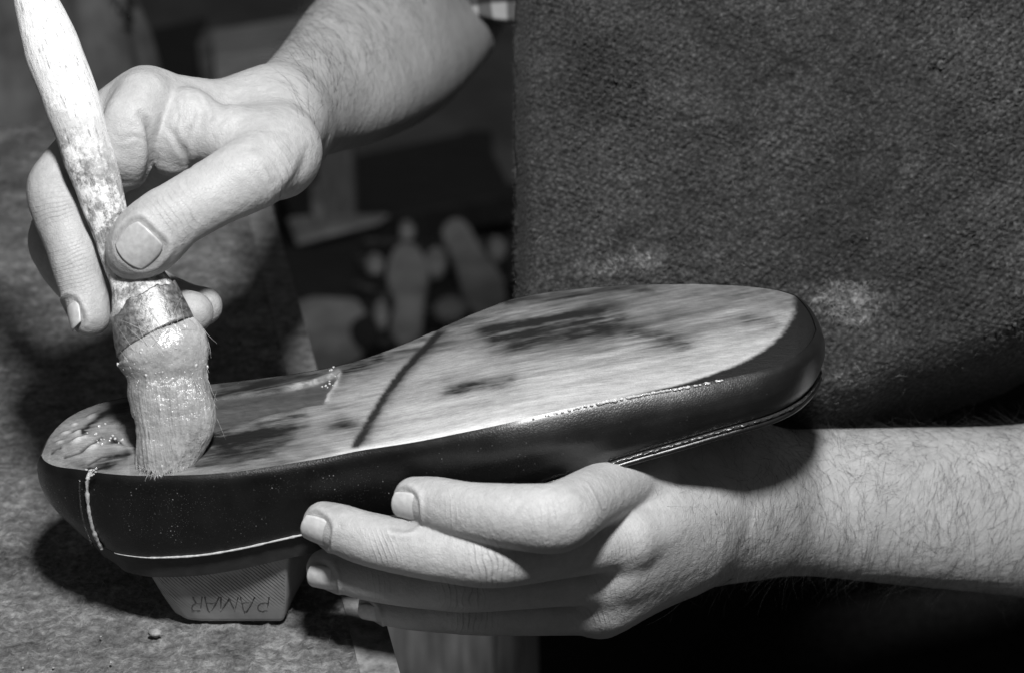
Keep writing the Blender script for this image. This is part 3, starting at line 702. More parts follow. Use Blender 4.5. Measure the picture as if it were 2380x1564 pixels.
# dark lining band standing out of the topline, heel half
sel = np.concatenate([np.arange(m, M), np.arange(0, m)]); sel = sel[Lx[sel] < 800]
LB = []
for v in np.linspace(0, 1, 8):
    LB.append(bot[sel] - NS * (0.3 + 9.0 * v) + OUT[sel] * (-0.9 - 1.2 * v - 11.5 * back[sel] * v)[:, None])
lx = np.array(LB); mesh('lining', lx.reshape(-1, 3), grid_faces(8, len(sel)), LINING, shoe)
# pale piping along the topline and heel seam
def along(sel, off_o, off_n): return bot[sel] + OUT[sel] * off_o - NS * off_n
s1 = np.arange(0, m); s1 = s1[(Lx[s1] > 238) & (Lx[s1] < 790)]
rad = 0.22 * sstep(236, 420, Lx[s1]) + 0.13
V, F = tube(along(s1, 0.25, 0.15), rad + 0.05 * rng.normal(size=len(s1)) * (rad > 0.2), 7); p = mesh('topline_piping', V, F, PIPING, shoe); p['label'] = 'thin pale line along the topline at the heel'
ih = int(np.argmin(np.abs(Lx[:m] - 212)))
colm = np.array([WV[i, ih] + OUT[ih] * 0.2 - XR * (0.9 * vv[i]) for i in range(nw)])
V, F = tube(colm, 0.55 + 0.12 * rng.normal(size=nw), 7); p = mesh('heel_seam_cord', V, F, PIPING, shoe); p['label'] = 'pale cord down the side seam of the heel'
# seam stitches beside the cord (tiny)
st = []
for i in range(6, nw - 2):
    st.append(lump(WV[i, ih] + OUT[ih] * 0.05 - XR * (2.4 + 0.9 * vv[i]), 0.42, i, (0.7, 1.2, 0.7)))
V, F = merge(st); tag(mesh('seam_stitches', V, F, THREAD, shoe), kind='stuff')
# bound, stitched edge under the toe
s2 = np.arange(0, M); s2 = s2[((s2 < m) & (Lx > 1240)) | ((s2 >= m) & (Lx > 1500))]
grow = np.where(s2 < m, sstep(1240, 1420, Lx[s2]), 1.0)
V, F = tube(along(s2, 0.5, 0.5), 0.6 * grow + 0.1, 10); mesh('toe_binding', V, F, THREAD, shoe)
V, F = tube(along(s2, 0.6, 2.0), 0.85 * grow + 0.1, 10); mesh('toe_binding', V, F, LEATHER, shoe, cols={'dust': np.zeros(len(V))})
pth = along(s2, 1.0, 0.15); sl_ = np.concatenate([[0], np.cumsum(np.linalg.norm(np.diff(pth, axis=0), axis=1))])
stm = None
for k, dist in enumerate(np.arange(9, sl_[-1] - 2, 4.6)):
    i = int(np.searchsorted(sl_, dist)); c = pth[i]; t = unit(pth[min(i + 1, len(pth) - 1)] - pth[i - 1]); o_ = OUT[s2[i]]; b_ = np.cross(t, o_)
    V, F = lump(np.zeros(3), 1.0, k % 5, (1, 1, 1)); sc = np.array([1.5, 0.42, 0.4]) * rng.uniform(0.85, 1.15)
    V = c + (V[:, 0:1] * sc[0]) * t + (V[:, 1:2] * sc[1]) * o_ + (V[:, 2:3] * sc[2]) * unit(b_ + 0.25 * t)
    mesh('stitch', V, F, THREAD, shoe)
# beads of wet glue along the feather edge and heel seam
bd = []
for k in range(95):
    x_ = rng.normal(1480, 120) if k < 75 else rng.uniform(1230, 1700)
    if not 1225 < x_ < 1690: continue
    i = int(np.argmin(np.abs(Lx[:m] - x_))); r = rng.uniform(0.28, 0.62)
    big = math.exp(-((x_ - 1400) / 45)**2) + math.exp(-((x_ - 1590) / 30)**2)
    bd.append(lump(WV[1, i] + OUT[i] * 0.3 + NS * 0.25 + XR * rng.normal(0, .4), r * (0.8 + 0.35 * big), k, (1.25, 0.8, 0.8)))
for k in range(16):
    c = K(rng.normal(214, 7), rng.normal(1096, 5), -22); bd.append(lump(c + np.array([0, 0, -2.2]), rng.uniform(0.18, 0.42), k, (1.3, 0.7, 0.7)))
for k in range(30):
    x_, y_ = ((rng.normal(232, 10), rng.normal(1012, 14)) if k < 12 else (rng.normal(262, 10), rng.normal(1022, 6)) if k < 20 else (rng.normal(765, 10), rng.normal(880, 12)))
    j = int(np.argmin((px - x_)**2 + (py - y_)**2)); bd.append(lump(P.reshape(-1, 3)[j] + NS * 0.2, rng.uniform(0.2, 0.5), k))
V, F = merge(bd); tag(mesh('glue_beads', V, F, CLEARGLUE, shoe), kind='stuff')

# ------------------------------------------------------------------ shoe last (wooden block standing out of the shoe)
last = empty('shoe_last', C2W(K(550, 1440, 10)), 'pale wooden shoe last with faded lettering, sticking out under the shoe heel', 'shoe last')
def plan(xL, xR, y, d, right, depth, rl=16, rr=3):
    """rounded plan outline at one height: front edge from px xL to xR at (y,d)"""
    fl_, fr_ = K(xL, y, d), K(xR, y, d); w_ = fr_[0] - fl_[0]; pts = []
    prm = [(0.0, depth * 0.75), (0.0, depth * 0.40), (w_ * 0.03, depth * 0.12), (w_ * 0.12, 0.7), (w_ * 0.25, 0.0), (w_ * 0.6, 0), (w_ - 0.8, 0), (w_, 0.5), (w_ + right * 0.5, depth * 0.45), (w_ + right, depth * 0.8), (w_ + right * 0.8, depth), (w_ * 0.5, depth * 1.1), (w_ * 0.1, depth)]
    return np.array([fl_ + XR * a_ + WAW * b_ for a_, b_ in prm])
lv = [plan(306, 672, 1290, -4, 5, 36), plan(318, 669, 1320, -1, 6, 34), plan(334, 667, 1350, 2.5, 6, 32), plan(364, 665, 1396, 8, 5.5, 30), plan(388, 662, 1428, 12.5, 5, 28), plan(397, 660, 1438, 14, 4.5, 27), plan(408, 657, 1442, 15.2, 4, 26)]
LVs = []
for k in range(len(lv) - 1):
    for t in np.linspace(0, 1, 6)[: 6 if k == len(lv) - 2 else 5]: LVs.append(lv[k] * (1 - t) + lv[k+1] * t)
LVs = np.array(LVs); nr, nc = LVs.shape[:2]
fine = []
for r in LVs:
    q = np.vstack([r, r[:1]]); fine.append(np.vstack([q[i] + (q[i+1] - q[i]) * t for i in range(nc) for t in np.linspace(0, 1, 5)[:-1]][:]).reshape(-1, 3))
fine = np.array(fine); nr, nc = fine.shape[:2]
V = fine.reshape(-1, 3); F = grid_faces(nr, nc, cv=True).tolist() + [list(range(nc)), [(nr - 1) * nc + k for k in range(nc)][::-1]]
lpx, lpy = topx(V); hatch = sstep(1425, 1380, lpy) * (lpx < 662)
blk = mesh('block', V, F, LASTW, last, cols={'hatch': hatch})
# faded lettering, upside down on the block's front face
def ltr(strokes, x0, x1, y0, y1, wd=3.4):
    out = []
    for pts in strokes:
        q = []
        for (u, v) in catmull([(a_, b_, 0) for a_, b_ in pts], 4)[:, :2]:
            X_ = x0 + (x1 - x0) * u; Y_ = y0 + (y1 - y0) * v
            d_ = interp([(1350, 2.5), (1396, 8), (1428, 12.5), (1440, 14)], Y_)
            q.append(K(X_ + 0.12 * (1400 - Y_), Y_, float(d_)) + WAW * 0.10)
        V_, F_ = tube(np.array(q), wd * 0.1345 * 0.5 * (1 + 0.3 * rng.normal(size=len(q))).clip(0.4, 1.6), 5); out.append((V_, F_))
    return out
# glyphs in upside-down order, v grows downwards in the picture
LA = [[(0.0, 0.0), (0.35, 1.0), (0.6, 1.0), (1.0, 0.0)], [(0.2, 0.42), (0.85, 0.42)]]
LM = [[(0.0, 0.0), (0.08, 1.0)], [(0.08, 1.0), (0.5, 0.15)], [(0.5, 0.15), (0.9, 1.0)], [(0.9, 1.0), (1.0, 0.0)]]
LR = [[(1.0, 0.0), (1.0, 1.0)], [(1.0, 1.0), (0.3, 1.0), (0.15, 0.75), (0.35, 0.5), (1.0, 0.5)], [(0.55, 0.5), (0.1, 0.0)]]
LP = [[(1.0, 0.0), (0.95, 1.0)], [(1.0, 1.0), (0.3, 1.0), (0.1, 0.7), (0.4, 0.42), (1.0, 0.45)]]
for nm, gl, x0, x1 in (('R', LR, 444, 468), ('A', LA, 474, 508), ('M', LM, 512, 552), ('A', LA, 557, 591), ('P', LP, 598, 624)):
    V, F = merge(ltr(gl, x0, x1, 1386, 1417)); mesh('letter', V, F, INK, last)

# ================================================================== BRUSH
brush = empty('glue_brush', C2W(K(380, 1090, -20)), 'worn wooden brush thick with glue, its bristles pressed on the shoe heel', 'brush')
hsec = [(60,-90,40,-6),(70,-45,46,-6),(81,0,50,-7),(99,50,58,-7),(116,100,64,-8),(127,135,66,-8),(153,200,65,-9),(172,260,64,-10),(191,320,60,-10.5),(209,380,59,-11),(227,430,55,-11.5),(241,480,51,-12),(258,530,46,-12),(280,590,48,-12.5),(316,650,64,-13.5),(333,692,77,-14),(341,725,81,-14.5)]
def loft(sec, per, n, tz):
    c = catmull(sec, per); Pc = K(c[:, 0], c[:, 1], c[:, 3]); R = c[:, 2] * Pc[:, 2] / FPX
    t = unit(np.gradient(Pc, axis=0)); s = unit(np.cross(t, np.array([0, 0, 1.0]))); b = np.cross(s, t)
    a = np.arange(n) * 2 * math.pi / n
    tzv = np.broadcast_to(tz, (len(c),))
    dirs = np.cos(a)[None, :, None] * s[:, None] + np.sin(a)[None, :, None] * b[:, None] * tzv[:, None, None]
    return Pc, R, dirs, c, a
Pc, R, dirs, c, a = loft(hsec, 9, 64, np.linspace(0.95, 0.8, 16 * 9 + 1))
tt = np.arange(len(c))[:, None] * 0.5
facet = 1 - 0.018 * np.cos(5 * a + 0.7)[None] + 0.03 * fbm(p3(tt * 0.12, np.cos(a)[None] * 1.2, np.sin(a)[None] * 1.2), 3)
chip = np.clip(fbm(p3(c[:, 1:2] * 0.03, np.cos(a)[None] * 3, np.sin(a)[None] * 3 + 5), 4) - 0.12, 0, 1) * np.exp(-((c[:, 1:2] - 480) / 90)**2)
V = Pc[:, None] + dirs * (R[:, None] * (facet - 0.34 * chip))[..., None]
grime = np.broadcast_to(sstep(150, 470, c[:, 1:2] + 60 * np.cos(a)[None]), facet.shape)
n_ = len(a); F = grid_faces(len(c), n_, cv=True).tolist() + [list(range(n_))[::-1], [(len(c) - 1) * n_ + k for k in range(n_)]]
mesh('handle', V.reshape(-1, 3), F, HWOOD, brush, cols={'grime': grime.ravel()})['label'] = 'weathered cracked wooden handle, its top coloured bright for the lamp glare'
# metal ferrule plate showing through the glue on the camera side
fsec = [(335,700,79,-14),(343,727,84,-14.6),(352,755,89,-15),(362,785,93,-15.5)]
Pc, R, dirs, c, a = loft(fsec, 8, 96, 0.80)
fa = slice(0, 96)
topj = 2.2 * fbm(p3(np.cos(a) * 3, np.sin(a) * 3, 7), 3); V = Pc[:, None] + dirs * (R * 1.012 + 0.2)[:, None, None] * (1 + 0.012 * fbm(p3(np.cos(a)[None] * 4, np.sin(a)[None] * 4, c[:, 1:2] * 0.08), 3))[..., None]
V = V + (topj[None] * np.linspace(1, 0, len(c))[:, None])[..., None] * unit(Pc[-1] - Pc[0]) + (0.10 * (c[:, 0:1] * 0 + np.cos(a)[None] * 55))[..., None] * unit(Pc[-1] - Pc[0]) * 0.35
fer = mesh('ferrule', V.reshape(-1, 3), grid_faces(len(c), 96, cv=True), METAL, brush); sf = fer.modifiers.new('thickness', 'SOLIDIFY'); sf.thickness = 0.0004
bsec = [(331,688,78,-14),(340,722,83,-14.5),(350,748,88,-15),(361,783,95,-15.5),(373,806,99,-16),(380,830,99,-16.3),(385,868,96,-16.6),(393,910,93,-17),(404,955,93,-17.5),(405,988,90,-18),(398,1022,80,-18.5),(386,1062,68,-19),(381,1094,59,-19)]
Pc, R, dirs, c, a = loft(bsec, 14, 150, np.linspace(0.8, 0.62, 12 * 14 + 1))
yy = c[:, 1:2]; ca, sa = np.cos(a)[None], np.sin(a)[None]
low = sstep(850, 900, yy)
str_ = fbm(p3(a[None] * 9, yy * 0.006, 2), 4, 0.65)
blob = fbm(p3(ca * 1.6 + 5, sa * 1.6, yy * 0.018), 3)
rr = R[:, None] * (1 + 0.05 * blob * sstep(740, 800, yy) + 0.022 * str_ * low)
rr = rr + 0.9 * np.exp(-((yy - 822 - 10 * ca) / 22)**2) - 0.9 * np.exp(-((yy - 880 + 8 * ca) / 16)**2) * (0.6 + 0.4 * ca)
# the glue coat runs out in a ragged line over the ferrule
adg = np.degrees(a)[None]; uptop = 706 + 30 * fbm(p3(ca * 2.6, sa * 2.6, 3), 4) + 72 * np.exp(-((adg - 222) / 48)**4)
V = Pc[:, None] + dirs * (rr + 0.35)[..., None]
cut = sstep(0, 14, yy - uptop); inner = Pc[:, None] + dirs * (R * 0.93)[:, None, None]
V = V * cut[..., None] + inner * (1 - cut[..., None])
rag = (3.2 * vnoise(p3(a * 7, 0, 1)) + 2.0 * vnoise(p3(a * 19, 0, 5)))[None] * sstep(1040, 1094, yy)
tl = unit(Pc[-1] - Pc[-6]); V = V + rag[..., None] * tl * 0.8
tn = 0.30 + 0.10 * blob + 0.06 * sstep(870, 780, yy) + 0.05 * sstep(900, 1000, yy)
n_ = 150; F = grid_faces(len(c), n_, cv=True).tolist() + [[(len(c) - 1) * n_ + k for k in range(n_)]]
mesh('bristle_clump', V.reshape(-1, 3), F, GLUE, brush, cols={'tone': np.broadcast_to(tn, rr.shape).ravel(), 'stri': np.broadcast_to(low + 0.12, rr.shape).ravel()})['label'] = 'clump of bristles soaked and coated in thick translucent glue'
V_, F_ = lump(K(350, 772, -14) + np.array([0, 0, -9.6]), 5.0, 11, (1.25, 0.8, 0.22)); mesh('dried_glue', V_, F_, GLUEDRY, brush)
# single bristles: frayed at the tip and stuck across the ferrule
Vr = V.copy(); rts, drs, ln = [], [], []
for k in range(620):
    j = int(rng.integers(0, n_)); i = len(c) - 1 - int(rng.integers(0, 8)); rts.append(Vr[i, j] - dirs[i, j] * 0.3); drs.append(tl + 0.1 * dirs[i, j] + 0.12 * rng.normal(size=3)); ln.append(rng.uniform(0.8, 2.6))
for k in range(34):
    j = int(rng.normal(108, 9)) % n_; i = int(np.clip(rng.normal(52, 12), 20, 90)); rts.append(Vr[max(i, 44), j] + dirs[i, j] * 0.35); th_ = rng.normal(0.2, 0.75)
    drs.append(math.cos(th_) * np.array([-0.35, 0.93, 0]) + math.sin(th_) * np.array([-0.93, 0.2, 0]) * (1 if rng.random() < .7 else -1) - dirs[i, j] * 0.04); ln.append(rng.uniform(4, 11))
for k in range(26):
    i = int(rng.integers(54, 124)); j = int(rng.choice([rng.normal(75, 8), rng.normal(112, 25)])) % n_; rts.append(Vr[i, j] + dirs[i, j] * 0.12); drs.append(np.array([-0.25, 0.95, -0.05]) * rng.choice([-1, 1]) + 0.15 * rng.normal(size=3)); ln.append(rng.uniform(2, 7))
Vh, Fh = hairs_mesh(np.array(rts), np.array(drs), np.array(ln), rng.uniform(0.045, 0.085, len(rts)), np.zeros(3), 4, 0.25, 5)
tag(mesh('stray_bristles', Vh, Fh, BRIST, brush), kind='stuff')
gb = []
for k in range(110):
    i = int(np.clip(rng.normal(76, 22), 46, 139)); j = int(rng.normal(110, 22)) % n_; gb.append(lump(Vr[i, j] - dirs[i, j] * 0.12, rng.uniform(0.12, 0.28) * (2.0 if k < 7 else 1), k, (1, 1.2, 0.7)))
V, F = merge(gb); tag(mesh('glue_bubbles', V, F, CLEARGLUE, brush), kind='stuff')
# ================================================================== PERSON (arms, apron, sleeve, trousers)
person = empty('person', C2W(K(1700, 1300, 150)), 'person in a thick dark apron gluing the sole of a shoe with both bare hands', 'person')

# ---- hand holding the shoe (lower hand)
L = Hand((-72, -114, 516), (285, 2, 730), 0.75)
# forearm (two bones) and wrist
L.part([(3000,1080,122,190),(2700,1090,90,160),(2380,1112,78,126),(2100,1112,68,116),(1900,1113,60,112),(1760,1112,50,108),(1690,1108,43,100)], 10)
L.part([(3000,1290,117,190),(2700,1275,86,160),(2380,1256,74,130),(2100,1238,64,120),(1900,1224,55,114),(1790,1222,46,112),(1690,1210,40,104)], 24)
# metacarpals
L.part([(1720,1110,44,100),(1600,1095,26,92),(1480,1108,0,82)], 16)
L.part([(1720,1150,38,104),(1600,1182,13,86),(1450,1246,-16,70)], 14)
L.part([(1720,1190,40,104),(1590,1245,16,78),(1420,1342,-7,57)], 12)
L.part([(1720,1225,41,98),(1570,1310,22,64),(1390,1420,2,47)], 12)
L.part([(1700,1150,38,110),(1560,1200,32,110),(1450,1250,22,88)], 16)      # palm
L.part([(1650,1090,42,95),(1520,1075,50,85),(1380,1050,56,74),(1230,1020,62,62)], 10)   # thumb, under the shoe
# tendons and knuckles
L.part([(1690,1150,19,17),(1580,1200,-3,17),(1480,1252,-21,24)], 10)
L.part([(1690,1185,22,15),(1570,1262,1,15),(1440,1345,-15,22)], 8)
L.part([(1690,1220,26,13),(1560,1325,11,13),(1410,1422,-4,20)], 8)
L.part([(1580,1225,12,84),(1500,1265,0,68),(1440,1310,-6,50)], 16)
L.part([(1570,1280,16,70),(1490,1335,6,56),(1420,1390,0,44)], 14)
L.finger('index', [(1480,1106,-3,80),(1425,1132,-18,72),(1360,1166,-36,74),(1310,1196,-48,81),(1275,1204,-51,82),(1190,1199,-48,76),(1090,1187,-42,68),(1010,1168,-36,61),(964,1157,-33,50)], 7, 0.8, 18)
L.finger('middle', [(1450,1248,-16,72),(1330,1272,-29,68),(1220,1288,-37,69),(1140,1293,-40,73),(1040,1285,-37,69),(930,1268,-33,65),(850,1250,-30,62),(795,1230,-28,58),(753,1213,-26,49)], 8, 0.8, 20)
L.finger('ring', [(1420,1345,-7,60),(1300,1352,-18,57),(1180,1358,-23,59),(1085,1360,-26,62),(980,1355,-21,58),(880,1342,-17,57),(810,1328,-14,54),(758,1320,-12,46)], 7, 0.8, 20)
L.finger('pinky', [(1390,1422,2,52),(1290,1424,-7,52),(1190,1425,-11,51),(1100,1424,-12,51),(1020,1422,-8,47),(950,1417,-3,45),(900,1410,0,42),(868,1404,2,35)], 6, 0.8, 20)
L.finish()
TL = np.array([-1.0, 0.1, 0]); NC = np.array([0, 0.1, -1.0])
L.wrinkle(1140, 1318, -58, (1, .05, 0), (0.1, -0.35, -1), 0.5, 2.0, 7.5, 8, 0.8, 1)
L.wrinkle(1075, 1375, -41, (1, .05, 0), (0, -0.45, -0.9), 0.45, 1.8, 7, 7, 1.0, 2)
L.wrinkle(1100, 1440, -22, (1, 0, 0), (0, -0.45, -0.9), 0.4, 1.7, 6, 6, 0.9, 3)
L.wrinkle(1300, 1225, -53, (1, .1, 0), (0.3, -0.3, -1), 0.22, 2.0, 8, 8, 0.8, 4)
L.wrinkle(890, 1285, -42, (1, .25, 0), (0, -0.4, -0.9), 0.3, 1.5, 4.5, 7, 0.8, 5)
L.wrinkle(1060, 1205, -46, (1, .1, 0), (0, -0.3, -0.95), 0.16, 1.5, 4.5, 8, 0.8, 6)
L.wrinkle(880, 1360, -26, (1, .1, 0), (0, -0.4, -0.9), 0.25, 1.5, 4, 6, 0.8, 7)
L.wrinkle(1450, 1285, -34, (0.9, .35, 0), (0.2, -0.3, -0.95), 0.22, 1.4, 10, 8, 1.2, 8)
L.wrinkle(1405, 1365, -20, (0.9, .35, 0), (0.2, -0.4, -0.9), 0.24, 1.4, 9, 7, 1.2, 9)
L.wrinkle(1390, 1435, -9, (0.9, .35, 0), (0.2, -0.5, -0.85), 0.24, 1.4, 8, 6, 1.2, 10)
L.wrinkle(1640, 1180, -15, (0.9, .4, 0), (0.2, 0.1, -1), 0.10, 1.5, 22, 16, 1.2, 11)
L.wrinkle(1390, 1180, -38, (0.8, .6, 0), (0.6, -0.3, -0.8), 0.3, 2.0, 10, 8, 0.9, 12)
nails = []
nails.append(L.nail_spec('index', (-0.2,-0.42,-0.9), 10.0, 10.0, 6.6, 1.0))
nails.append(L.nail_spec('middle', (-0.1,-0.46,-0.88), 10.5, 10.2, 6.6, 1.0))
nails.append(L.nail_spec('ring', (-0.1,-0.5,-0.85), 10.0, 9.6, 6.2, 1.2))
nails.append(L.nail_spec('pinky', (-0.1,-0.55,-0.8), 8.0, 7.6, 5.0, 1.0))
la = L.build('arm', person, 'hairy forearm and hand gripping the shoe from below')
for sp in nails: make_nail(sp, la)

# ---- hand holding the brush (upper hand)
DZ = -10
def dz(pts): return [(x, y, d + DZ, r) for x, y, d, r in pts]
H = Hand((-175, -20, 545), (60, 175, 905), 0.8)
H.part(dz([(640,255,46,76),(705,195,88,88),(790,112,140,112),(870,40,190,130),(915,-55,245,140)]), 10)
H.part(dz([(645,305,50,74),(735,280,92,78),(850,230,140,102),(950,165,200,116),(1040,105,255,92),(1075,80,280,74)]), 22)
H.part(dz([(1072,82,282,72),(1130,-10,310,78),(1180,-110,318,100)]), 6)      # upper arm going up
H.part(dz([(640,268,46,80),(580,262,40,74),(490,252,32,66),(345,240,20,76)]), 12)
H.part(dz([(640,285,54,80),(540,280,50,68),(375,285,40,70)]), 12)
H.part(dz([(640,305,60,80),(540,325,62,68),(425,338,58,62)]), 12)
H.part(dz([(640,330,64,80),(560,375,76,64),(480,392,74,56)]), 12)
H.part(dz([(648,325,30,84),(640,372,20,84)]), 14)                               # heel of the hand / thumb base
H.part(dz([(600,335,14,78),(530,318,12,72),(460,318,14,60)]), 12)                # web between thumb and index
H.part(dz([(440,262,14,56),(408,318,12,52),(399,364,15,47)]), 5)                 # palm pad at the finger roots
H.part(dz([(335,235,12,70),(303,290,6,66),(298,350,8,64),(292,390,12,54)]), 1.6)                 # flexed pad of the index
H.finger('middle', dz([(375,285,42,72),(300,345,44,74),(215,430,44,66),(128,540,36,58),(138,600,33,56),(182,660,32,52),(235,695,31,47),(270,708,30,43)]), 8, 1.0, 24)
H.finger('ring', dz([(425,335,58,62),(330,430,66,62),(250,540,68,58),(235,630,58,54),(290,680,42,50),(370,714,24,50),(430,724,13,50),(448,726,10,48)]), 8, 1.0, 24)
H.finger('pinky', dz([(480,390,74,56),(400,480,84,54),(320,560,86,50),(310,630,72,48),(370,675,52,47),(430,704,36,47),(472,712,26,45)]), 7, 1.0, 24)
H.finger('index', dz([(340,238,20,78),(285,272,20,80),(225,330,19,74),(150,405,14,66),(127,440,11,64),(140,490,8,66),(164,560,5,61),(178,612,3,59),(198,690,0,54),(209,735,-2,47)]), 9, 1.0, 22)
H.finger('thumb', dz([(650,350,20,92),(592,398,2,88),(500,448,-4,79),(415,497,-9,77),(375,526,-10,82),(345,554,-10,84),(322,577,-9,75),(312,588,-8,66)]), 12, 1.0, 30)
H.finish()
H.crease(dz([(325,268,0,0),(343,288,0,0),(352,330,0,0),(353,372,0,0),(340,420,0,0)]) and [(325,268,0),(343,288,0),(352,330,0),(353,372,0),(340,420,0)], 1.5, 1.1, 0.3)
H.crease([(395,300,0),(415,335,0),(430,360,0),(437,385,0)], 0.9, 0.9, 0.2)
H.crease([(430,360,0),(432,330,0),(440,295,0)], 0.5, 0.7, 0.12)
for k in range(9):
    x0 = 405 + 15 * k + rng.normal(0, 3); H.crease([(x0, 235 + rng.normal(0, 8), 0), (x0 + 4, 270, 0), (x0 - 4 - 2 * k, 315 - 2 * k, 0)], 0.28, 0.55, 0.08)
H.crease([(275,330,0),(310,318,0),(345,330,0)], 0.25, 0.6, 0.08)
H.wrinkle(425, 492, -28, (0.85, 0.5, 0), (-0.1, 0, -1), 0.26, 1.9, 7, 11, 1.1, 21)
H.wrinkle(560, 425, -22, (0.85, 0.5, 0), (0, 0, -1), 0.10, 1.2, 9, 12, 0.8, 22)
H.wrinkle(170, 620, -15, (0.3, -0.95, 0), (-0.2, 0, -1), 0.30, 1.25, 8.5, 8, 0.7, 23)
H.wrinkle(130, 470, -10, (0.3, -0.95, 0), (-0.5, 0.1, -0.9), 0.28, 1.6, 7, 8, 1.1, 24)
H.wrinkle(660, 440, 5, (0.9, 0.3, 0.2), (0.4, -0.5, -0.8), 0.4, 2.4, 9, 14, 0.7, 25)
H.crease([(715,350,0),(700,395,0),(672,440,0),(645,472,0)], 0.7, 1.3, 0.12)
H.crease([(560,352,0),(595,340,0),(630,352,0),(650,390,0)], 0.5, 1.6, 0.04)
nh = []
nh.append(H.nail_spec('thumb', (0.08,-0.10,-0.99), 13.0, 13.5, 9.8, 8.0))
nh.append(H.nail_spec('index', (-0.72,-0.25,-0.62), 10.0, 9.0, 6.0, 1.2))
nh.append(H.nail_spec('ring', (0.0,-0.78,-0.6), 9.0, 9.0, 6.0, 1.5))
ra = H.build('arm', person, 'forearm and hand pinching the brush handle')
for sp in nh: make_nail(sp, ra)

# ---- hair on the forearms
def arm_hair(hand, n, test, flow, lo, hi, rad, seed):
    r = np.random.default_rng(seed); x, y = topx(hand.Vf); w_ = test(x, y) * (hand.Nn[:, 2] < 0.45); w_ = w_ / w_.sum()
    i = r.choice(len(w_), n, p=w_); p = hand.Vf[i]; nn = hand.Nn[i]
    f = flow(x[i], y[i]) + 0.42 * r.normal(size=(n, 3)) + 0.95 * np.stack([fbm(p * 0.06 + 9 * k, 2) for k in range(3)], -1)
    f = f - (f * nn).sum(1, keepdims=True) * nn; d = unit(f) + 0.42 * nn
    return hairs_mesh(p - nn * 0.1, d, r.uniform(lo, hi, n), r.uniform(0.6, 1.1, n) * rad, -0.55 * nn, 5, 0.55, seed)
V, F = arm_hair(L, 3700, lambda x, y: (sstep(1560, 1850, x) * (x < 2480) * 0.97 + 0.0) + 0.02 * ((x > 1500) & (x < 2480)), lambda x, y: np.stack([-0.25 + 0 * x, -0.85 + 0.7 * sstep(1100, 1000, y), 0 * x], -1), 5, 17, 0.036, 31)
tag(mesh('arm_hair', V, F, HAIR, la), kind='stuff')
V, F = arm_hair(H, 1900, lambda x, y: sstep(600, 690, x - 0.3 * y + 5) * (y < 330) * sstep(1120, 900, x + 0.9 * y), lambda x, y: np.stack([-0.5 + 0 * x, 0.45 + 0 * x, 0 * x], -1), 6, 16, 0.045, 32)
tag(mesh('arm_hair', V, F, HAIR, ra), kind='stuff')

# ---- apron: thick suede sheet, seen from just in front
x_ = np.arange(1196, 2700, 3.2); y_ = np.arange(-260, 1180, 3.2); AX, AY = np.meshgrid(x_, y_, indexing='ij')
dep = 74 - 16 * np.sin(np.clip((AX - 1196) / 1300, 0, 1) * math.pi * 0.8) + 0.012 * (AY - 400) * -1
dep = dep + 75 * np.clip((AY - (900 - 0.36 * np.clip(AX - 1850, 0, 900))) / 210, 0, 2)**1.9 + 5 * fbm(p3(AX * 0.006, AY * 0.006, 81), 3)
dep = dep + 26 * sstep(1250, 1190, AX) ** 2 + 6 * fbm(p3(AX * 0.0022, AY * 0.0022, 1), 2)
P = K(AX, AY, dep)
rot = AX * 0.82 + AY * 0.57; rt2 = -AX * 0.57 + AY * 0.82
fz = fbm(p3(AX * 0.085, AY * 0.085), 4, 0.62); f2 = fbm(p3(rot * 0.05, rt2 * 0.12, 6), 3); nap = sstep(2000, 2300, AX - 0.25 * AY)
f3 = fbm(p3(AX * 0.012, AY * 0.012, 12), 4)
pit = np.clip(fbm(p3(AX * 0.03, AY * 0.03, 15), 3) - 0.42, 0, 1)
hz = 0.8 * fz + 0.45 * nap * f2 + 0.8 * f3 + 1.9 * pit + (0.5 + 0.5 * nap) * 0.5 * np.abs(vnoise(p3(rot * 0.07, rt2 * 0.18, 2)))
wa, wb2 = AX + 0.28 * AY + 9 * fbm(p3(AX * 0.01, AY * 0.01, 40), 3), AY - 0.28 * AX + 9 * fbm(p3(AX * 0.01, AY * 0.01, 50), 3)
knit = np.abs(np.sin(math.pi * (wa / 18 + 0.5 * np.floor(wb2 / 14)))) * np.abs(np.sin(math.pi * wb2 / 14))
kmask = (0.25 + 0.75 * sstep(-0.3, 0.3, fbm(p3(AX * 0.004, AY * 0.004, 61), 3) + 0.9 * nap - 0.2)) * (0.7 + 0.6 * fz)
hz = 1.3 * hz + 3.0 * knit * kmask
pill = np.zeros_like(AX)
for _ in range(130):
    sx, sy, sr = rng.uniform(1220, 2400), rng.uniform(-20, 980), rng.uniform(4, 9); ii = slice(max(int((sx - 1196) / 3.2) - 9, 0), int((sx - 1196) / 3.2) + 9); jj = slice(max(int((sy + 260) / 3.2) - 9, 0), int((sy + 260) / 3.2) + 9)
    pill[ii, jj] = np.maximum(pill[ii, jj], np.exp(-(((AX[ii, jj] - sx) / sr)**2 + ((AY[ii, jj] - sy) / (sr * 0.7))**2)))
hz = hz + 1.3 * pill
scuff = np.zeros_like(AX)
for (sx, sy, rx, ry, am) in ((1980,715,60,38,1.0),(1960,690,90,25,.6),(1480,600,60,18,.7),(1430,625,80,16,.5),(2000,890,60,25,.5),(2120,395,22,10,.6),(1950,660,45,8,.7),(2010,740,26,12,.8)):
    scuff += am * np.exp(-((AX + 14 * f3 * 3 - sx) / rx)**2 - ((AY + 10 * fz - sy) / ry)**2)
scuff *= 0.45 + 0.9 * np.clip(fz + 0.25 + 0.4 * f2, 0, 1)
hz = hz + 1.2 * np.clip(scuff, 0, 1.2) * fz
P = P + hz[..., None] * np.array([0.1, 0.35, -0.9])
